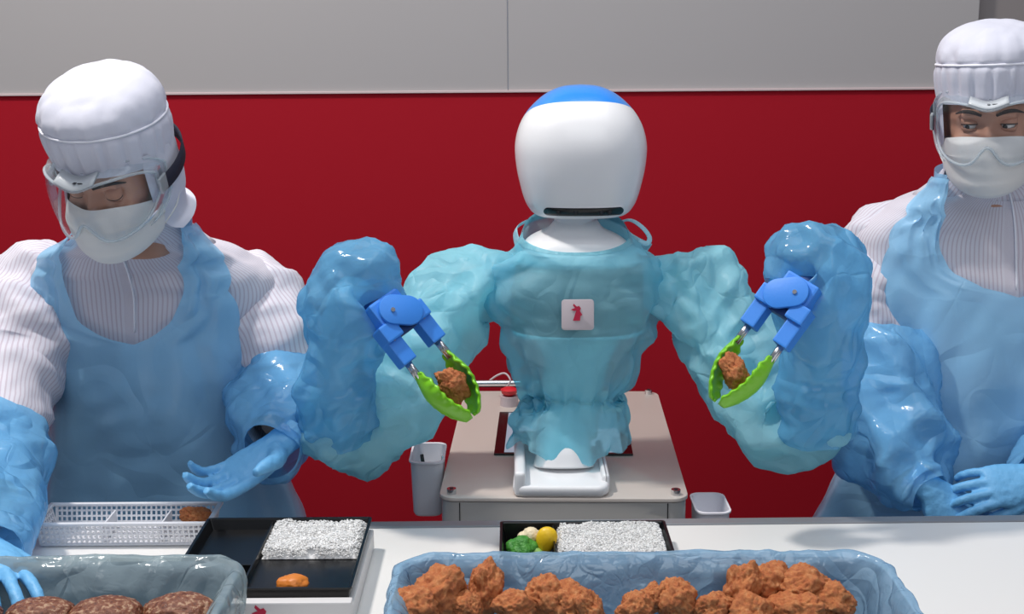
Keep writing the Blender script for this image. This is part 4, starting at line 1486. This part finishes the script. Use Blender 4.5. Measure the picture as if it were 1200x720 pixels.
# ------------------------------------------------------------------ crates with bag liners
def crate(x0, x1, y0, y1, zr, label, lname, llabel, lmat, seed, zb=0.83):
    cx, cy, w, d = (x0 + x1) / 2, (y0 + y1) / 2, x1 - x0, y1 - y0
    def ring(z, ins, r=0.06):
        P = rrect(w / 2 - ins, d / 2 - ins, max(r - ins, 0.01), 10)
        return np.stack([P[:, 0] + cx, P[:, 1] + cy, np.full(len(P), z)], 1)
    prof = [(TZ + 0.001, 0.040), (TZ + 0.004, 0.034), (zr - 0.022, 0.016), (zr - 0.020, 0.004), (zr - 0.003, 0.004), (zr, 0.007), (zr - 0.003, 0.013), (zr - 0.006, 0.016), (TZ + 0.02, 0.040), (TZ + 0.014, 0.050)]
    c = mk('food_crate', *rings([ring(z, i) for z, i in prof]), 'container', origin='base')
    sharp(c, 50)
    tag(c, label, 'crate')
    # film: outside skirt, over the rim, down the inside
    lp = [(zr - 0.050, -0.003), (zr - 0.030, -0.004), (zr - 0.012, -0.005), (zr + 0.002, -0.001), (zr + 0.006, 0.005), (zr + 0.003, 0.012), (zr - 0.010, 0.022), (zr - 0.035, 0.031), (zr - 0.060, 0.038), (TZ + 0.034, 0.048), (TZ + 0.026, 0.062), (TZ + 0.024, 0.11)]
    prf = catmull(lp, 60)
    P = []
    for z, i in prf:
        base = ring(z, i)
        # resample evenly
        L = np.concatenate([[0], np.cumsum(np.linalg.norm(np.diff(np.concatenate([base, base[:1]]), axis=0), axis=1))])
        b2 = np.concatenate([base, base[:1]])
        s = np.linspace(0, L[-1], 300, endpoint=False)
        P.append(np.stack([np.interp(s, L, b2[:, q]) for q in range(3)], 1))
    G = np.array(P)
    G = crumple(G, 0.03, 0.03, 0.0015, 0.003, seed=seed, wave=0.06)
    G = facets(G, True, seed, 0.04, 0.12, 7)
    l = sheet(lname, G, lmat, None, cap1=True)
    tag(l, llabel, 'bag liner')
    return c, l


RZ = 0.92
bx0, bx1 = at(466, 655, 1.63).x, at(1012, 655, 1.63).x
crate(bx0, bx1 + 0.025, 1.235, 1.645, RZ, 'blue food crate holding the fried chicken', 'bag_liner', 'wrinkled blue plastic bag lining the fried chicken crate', 'liner', 5)
lx1 = at(264, 705, 1.50).x
crate(lx1 - 0.60, lx1, 1.235, 1.645, RZ, 'blue food crate holding the meat patties', 'bag_liner', 'cloudy plastic bag lining the meat patty crate', 'liner2', 6)

PIECES = [
    # px, py, Y, radius px, mesh, rot, label
    (518, 697, 1.560, 32, 0, (0.3, 0.2, 0.5), 'large fried chicken piece, second from the left end of the crate'),
    (486, 714, 1.520, 26, 3, (1.1, 0.4, 2.0), 'fried chicken piece at the left end of the crate'),
    (569, 690, 1.580, 25, 1, (0.15, 0.1, 2.2), 'tall fried chicken piece standing upright in the left half of the crate'),
    (546, 712, 1.540, 17, 4, (0.5, 0.7, 1.2), 'small fried chicken piece wedged left of the tall upright one'),
    (604, 713, 1.545, 24, 2, (0.2, 0.5, 0.9), 'low fried chicken piece just right of the tall upright one'),
    (641, 702, 1.570, 24, 4, (0.9, 0.1, 1.7), 'fried chicken piece topping the small heap left of the empty gap'),
    (668, 708, 1.560, 24, 0, (1.9, 0.6, 0.2), 'fried chicken piece on the right slope of the left heap'),
    (692, 720, 1.535, 22, 5, (0.3, 1.2, 0.8), 'fried chicken piece bordering the empty gap on its left'),
    (744, 714, 1.545, 20, 3, (0.6, 0.3, 2.8), 'fried chicken piece bordering the empty gap on its right'),
    (762, 702, 1.570, 17, 1, (0.5, 0.6, 0.4), 'knobbly fried chicken piece with a spiky top in the middle'),
    (792, 705, 1.565, 23, 4, (1.4, 0.2, 0.6), 'round fried chicken piece right of the spiky one in the middle'),
    (838, 714, 1.550, 20, 0, (0.7, 1.0, 1.0), 'small fried chicken piece left of the high heap at the right'),
    (870, 692, 1.580, 26, 1, (0.2, 0.15, 1.1), 'tall fried chicken piece at the left of the high right heap'),
    (906, 684, 1.590, 25, 3, (1.2, 0.5, 0.3), 'fried chicken piece at the peak of the right heap'),
    (944, 690, 1.580, 30, 2, (0.3, 0.3, 0.6), 'broad fried chicken piece on top of the right heap by the crate wall'),
    (974, 706, 1.560, 24, 4, (0.8, 1.3, 1.9), 'fried chicken piece at the far right against the crate wall'),
    (930, 716, 1.540, 28, 5, (0.4, 0.3, 2.4), 'fried chicken piece low in front of the right heap'),
    (880, 722, 1.535, 24, 0, (2.2, 0.3, 0.5), 'fried chicken piece at the bottom edge under the right heap'),
]
for px, py, Y, rp, kk, rot, lab in PIECES:
    p = at(px, py, Y)
    chicken(p, 0.96 * rp * mpp(p), kk, rot, lab, 'fried chicken pieces in the blue crate')

for k, (px, py, Y, rp, lab) in enumerate(((124, 719, 1.52, 40, 'meat patty in the middle of the left crate'), (212, 716, 1.53, 42, 'meat patty nearest the right wall of the left crate'),
                                          (48, 719, 1.52, 38, 'meat patty under the gloved fingertips in the left crate'), (-40, 720, 1.52, 40, 'meat patty cut by the left edge of the picture'))):
    p = at(px, py, Y)
    V, Fs = lumpy(20 + k, 1.0, 5, (1.0, 0.75, 0.42), (0.06, 0.05, 0.035))
    o = mk('meat_patty', V * rp * mpp(p) + np.array(p), Fs, 'patty')
    tag(o, lab, 'patty', 'meat patties in the left crate')


# ------------------------------------------------------------------ bento boxes
def bento(x0, x1, y0, y1, z0, zr, label, walls, yaw=0.0):
    cx, cy = (x0 + x1) / 2, (y0 + y1) / 2
    w, d = x1 - x0, y1 - y0
    root = empty('bento_box', (cx, cy, z0), label, 'bento box')
    t = 0.004
    def ring(z, ins, r=0.006):
        P = rrect(w / 2 - ins, d / 2 - ins, max(r - ins, 0.002), 4)
        return np.stack([P[:, 0] + cx, P[:, 1] + cy, np.full(len(P), z)], 1)
    tr = mk('tray', *rings([ring(z, i) for z, i in ((z0, 0.006), (zr - 0.003, 0.001), (zr - 0.003, 0.0), (zr, 0.0), (zr, t), (zr - 0.002, t + 0.001), (z0 + 0.004, t + 0.006))]), 'bento', root, smooth=False)
    for (ax, ay, bx_, by_) in walls:
        mk('divider', *rbox((cx + (ax + bx_) / 2 * w, cy + (ay + by_) / 2 * d, (z0 + zr) / 2 - 0.001), (max(abs(ax - bx_) * w, 0.003), max(abs(ay - by_) * d, 0.003), zr - z0 - 0.008), 0.0008), 'bento', root, smooth=False)
    return root


def rice(x0, x1, y0, y1, z0, zt, n, seed, label):
    rnd = np.random.default_rng(seed)
    base = ball((0, 0, 0), (0.0028, 0.0014, 0.0010), 6, 4)
    bv = np.array(base[0])
    Vs, Fs = [], []
    # body of the portion
    nx, ny = 26, 20
    gx, gy = np.linspace(x0, x1, nx), np.linspace(y0, y1, ny)
    G = np.zeros((ny, nx, 3))
    for i in range(ny):
        for j in range(nx):
            ed = min(1, min(i, ny - 1 - i, j, nx - 1 - j) / 2.0)
            h = zt - 0.003 + 0.005 * noise.noise(Vector((gx[j] * 40, gy[i] * 40, seed)))
            G[i, j] = (gx[j], gy[i], z0 + (h - z0) * ed)
    V0 = G.reshape(-1, 3)
    Vs.append(V0)
    Fs += grid_faces(ny, nx, False)
    off = len(V0)
    for k in range(n):
        x, y = rnd.uniform(x0 - 0.001, x1 + 0.001), rnd.uniform(y0 - 0.001, y1 + 0.001)
        ed = min(1, min(x - x0 + 0.004, x1 - x + 0.004, y - y0 + 0.004, y1 - y + 0.004) / 0.010)
        h = zt - 0.003 + 0.005 * noise.noise(Vector((x * 40, y * 40, seed)))
        z = z0 + (h - z0) * max(ed, 0.3) + rnd.uniform(-0.0015, 0.0012)
        a, b = rnd.uniform(0, 6.28), rnd.uniform(-0.3, 0.3)
        ca, sa, cb, sb = math.cos(a), math.sin(a), math.cos(b), math.sin(b)
        Rm = np.array([[ca * cb, -sa, ca * sb], [sa * cb, ca, sa * sb], [-sb, 0, cb]])
        Vs.append(bv @ Rm.T + [x, y, z])
        Fs += [[i + off for i in f] for f in base[1]]
        off += len(bv)
    o = mk('rice', np.concatenate(Vs), Fs, 'rice')
    return tag(o, label, 'rice', None, 'stuff')


def bed(p0, p1):
    return p0


ra, rc = at(586, 612, 1.985), at(779, 612, 1.985)
ZB = 0.838
bxa, bxb, bya, byb = ra.x, rc.x, 1.715, 1.985
bento(bxa, bxb, bya, byb, TZ + 0.001, ZB, 'black bento box with rice and vegetables in front of the robot', [(-0.18, -0.5, -0.18, 0.5), (-0.5, -0.02, -0.18, -0.02), (-0.18, -0.1, 0.5, -0.1)])
w, d = bxb - bxa, byb - bya
rice(bxa + 0.34 * w, bxb - 0.008, bya + 0.42 * d, byb - 0.012, TZ + 0.006, ZB + 0.006, 6500, 3, 'white rice filling the right side of the bento box before the robot')
# vegetables
vx = lambda px, py, Y: at(px, py, Y)
pb = vx(612, 640, 1.915)
flo = [ball((pb.x + dx, pb.y + dy, pb.z + dz), r, 14, 10) for dx, dy, dz, r in ((0, 0, 0, 0.017), (-0.014, 0.002, -0.003, 0.013), (0.014, 0.0, -0.004, 0.013), (0.004, -0.012, -0.005, 0.012), (0.002, 0.012, 0.0, 0.012), (-0.008, -0.010, -0.006, 0.011))]
V, Fs = remesh(flo, 0.0022, 2)
for i in range(len(V)):
    V[i] += np.array(noise.noise_vector(Vector(V[i]) * 260)) * 0.0016
br_o = mk('broccoli_floret', V, Fs, 'broccoli')
tag(br_o, 'dark green broccoli floret in the bento box before the robot', 'broccoli')
mk('stem', *tube([pb + Vector((0.018, -0.004, -0.006)), pb + Vector((0.030, -0.010, -0.012))], [0.008, 0.007], 12, 4), 'stem', br_o)
pc = vx(622, 628, 1.935)
flo = [ball((pc.x + dx, pc.y + dy, pc.z + dz), r, 14, 10) for dx, dy, dz, r in ((0, 0, 0, 0.014), (-0.012, 0.0, -0.003, 0.010), (0.012, 0.002, -0.004, 0.011), (0.002, 0.010, -0.003, 0.010))]
V, Fs = remesh(flo, 0.0022, 2)
for i in range(len(V)):
    V[i] += np.array(noise.noise_vector(Vector(V[i]) * 280)) * 0.0014
tag(mk('cauliflower_floret', V, Fs, 'cauli'), 'pale cauliflower floret behind the broccoli', 'cauliflower')
pL = vx(640, 634, 1.92)
V, Fs = ball((0, 0, 0), (0.0165, 0.013, 0.0235), 24, 16)
V = V.copy()
V[:, 0] *= 1 + 0.25 * V[:, 2] / 0.0235
Rm = np.array(Matrix.Rotation(R(14), 3, 'Y'))
tag(mk('yellow_vegetable', V @ Rm.T + np.array(pL), Fs, 'lemon'), 'glossy yellow wedge of food beside the rice', 'vegetable')

# left bento on its white stand with a rabbit mark
ya, yb = at(350, 697, 1.70).y, 1.965
la, lb = at(243, 617, 1.965), at(438, 617, 1.965)
lx0, lx1b = la.x, lb.x
fx0, fx1 = lx0 + 0.0, lx1b
SZ = TZ + 0.034
st = empty('bento_stand', ((fx0 + fx1) / 2, 1.83, TZ), 'white stand with a crimson rabbit mark under the left bento box', 'stand')
mk('block', *rbox(((fx0 + fx1) / 2, (1.682 + yb) / 2, (TZ + SZ) / 2 + 0.0005), (fx1 - fx0, yb - 1.682, SZ - TZ - 0.001), 0.003), 'stand', st, smooth=False)
rf = Vector((at(300, 712, 1.675).x, 1.6815, 0.818))
mk('front_panel', *rbox(((fx0 + fx1) / 2, 1.672, TZ + 0.0235), (fx1 - fx0, 0.018, 0.045), 0.002, rot=Matrix.Rotation(0, 3, 'X')), 'stand', st, smooth=False)
mk('rabbit_mark', *rabbit(0.036, (at(304, 712, 1.66).x, 1.6628, TZ + 0.025), (1, 0, 0), (0, 0, 1), (0, -1, 0)), 'logo', st, smooth=False)
bento(fx0 + 0.002, fx1 - 0.002, 1.69, yb - 0.002, SZ + 0.001, SZ + 0.022, 'black bento box with rice on the white stand at the left', [(-0.1, -0.5, -0.1, 0.5), (-0.5, -0.15, -0.1, -0.15)])
w = fx1 - fx0
rice(fx0 + 0.42 * w, fx1 - 0.010, 1.83, yb - 0.010, SZ + 0.006, SZ + 0.024, 3200, 9, 'white rice in the left bento box')
V, Fs = lumpy(40, 1.0, 4, (1.1, 0.8, 0.55), (0.10, 0.06, 0.03))
tag(mk('orange_vegetable', V * 0.020 + np.array((at(342, 695, 1.71).x, 1.718, SZ + 0.017)), Fs, 'orangefood'), 'orange food piece at the front of the left bento box', 'vegetable')


# ------------------------------------------------------------------ white mesh basket behind the left bento
def mesh_wall(p0, ex, ez, w, h, cell=0.0085, bar=0.0030, thick=0.0022):
    """panel of crossed bars with square holes"""
    p0, ex, ez = Vector(p0), Vector(ex).normalized(), Vector(ez).normalized()
    nrm = ex.cross(ez).normalized()
    Rm = Matrix((ex, nrm, ez)).transposed()
    parts = []
    nx, nz = max(2, round(w / cell)), max(2, round(h / cell))
    for i in range(nx + 1):
        b = bar if 0 < i < nx else bar * 1.6
        parts.append(rbox(tuple(p0 + ex * (w * i / nx) + ez * (h / 2)), (b, thick, h), 0, rot=Rm))
    for i in range(nz + 1):
        b = bar if 0 < i < nz else bar * 2.0
        parts.append(rbox(tuple(p0 + ex * (w / 2) + ez * (h * i / nz)), (w, thick * 1.02, b), 0, rot=Rm))
    return join(*parts)


k0, k1 = at(62, 592, 2.068).x, at(259, 592, 2.068).x
kz0, kz1 = TZ + 0.004, 0.842
ky0, ky1 = 1.974, 2.066
bk = empty('mesh_basket', ((k0 + k1) / 2, 2.02, TZ), 'white plastic mesh basket with three compartments behind the left bento', 'basket')
ins = 0.008
mk('back_wall', *mesh_wall((k0 + ins, ky1 - ins, kz0), (1, 0, 0), (0, ins, kz1 - kz0), k1 - k0 - 2 * ins, kz1 - kz0), 'basket', bk, smooth=False)
mk('front_wall', *mesh_wall((k0 + ins, ky0 + ins, kz0), (1, 0, 0), (0, -ins, kz1 - kz0), k1 - k0 - 2 * ins, kz1 - kz0), 'basket', bk, smooth=False)
mk('side_wall', *mesh_wall((k0 + ins, ky0 + ins, kz0), (0, 1, 0), (-ins, 0, kz1 - kz0), ky1 - ky0 - 2 * ins, kz1 - kz0), 'basket', bk, smooth=False)
mk('side_wall', *mesh_wall((k1 - ins, ky0 + ins, kz0), (0, 1, 0), (ins, 0, kz1 - kz0), ky1 - ky0 - 2 * ins, kz1 - kz0), 'basket', bk, smooth=False)
mk('bottom', *mesh_wall((k0 + ins, ky0 + ins, kz0), (1, 0, 0), (0, 1, 0), k1 - k0 - 2 * ins, ky1 - ky0 - 2 * ins), 'basket', bk, smooth=False)
for px in (130, 196):
    x = at(px, 602, 2.03).x
    mk('divider', *rbox((x, (ky0 + ky1) / 2, (kz0 + kz1) / 2 - 0.002), (0.003, ky1 - ky0 - 0.024, kz1 - kz0 - 0.008), 0.001), 'basket', bk, smooth=False)
rp = [(k0, ky0), (k1, ky0), (k1, ky1), (k0, ky1)]
rw = 0.008
mk('rim', *join(rbox(((k0 + k1) / 2, ky1, kz1), (k1 - k0 + rw, rw, 0.005), 0.0015), rbox(((k0 + k1) / 2, ky0, kz1), (k1 - k0 + rw, rw, 0.005), 0.0015),
                rbox((k0, (ky0 + ky1) / 2, kz1), (rw, ky1 - ky0, 0.005), 0.0015), rbox((k1, (ky0 + ky1) / 2, kz1), (rw, ky1 - ky0, 0.005), 0.0015)), 'basket', bk, smooth=False)
p = at(231, 605, 2.025)
chicken(p, 0.0190, 5, (0.2, 0.3, 0.4), 'small fried chicken piece in the right compartment of the mesh basket')
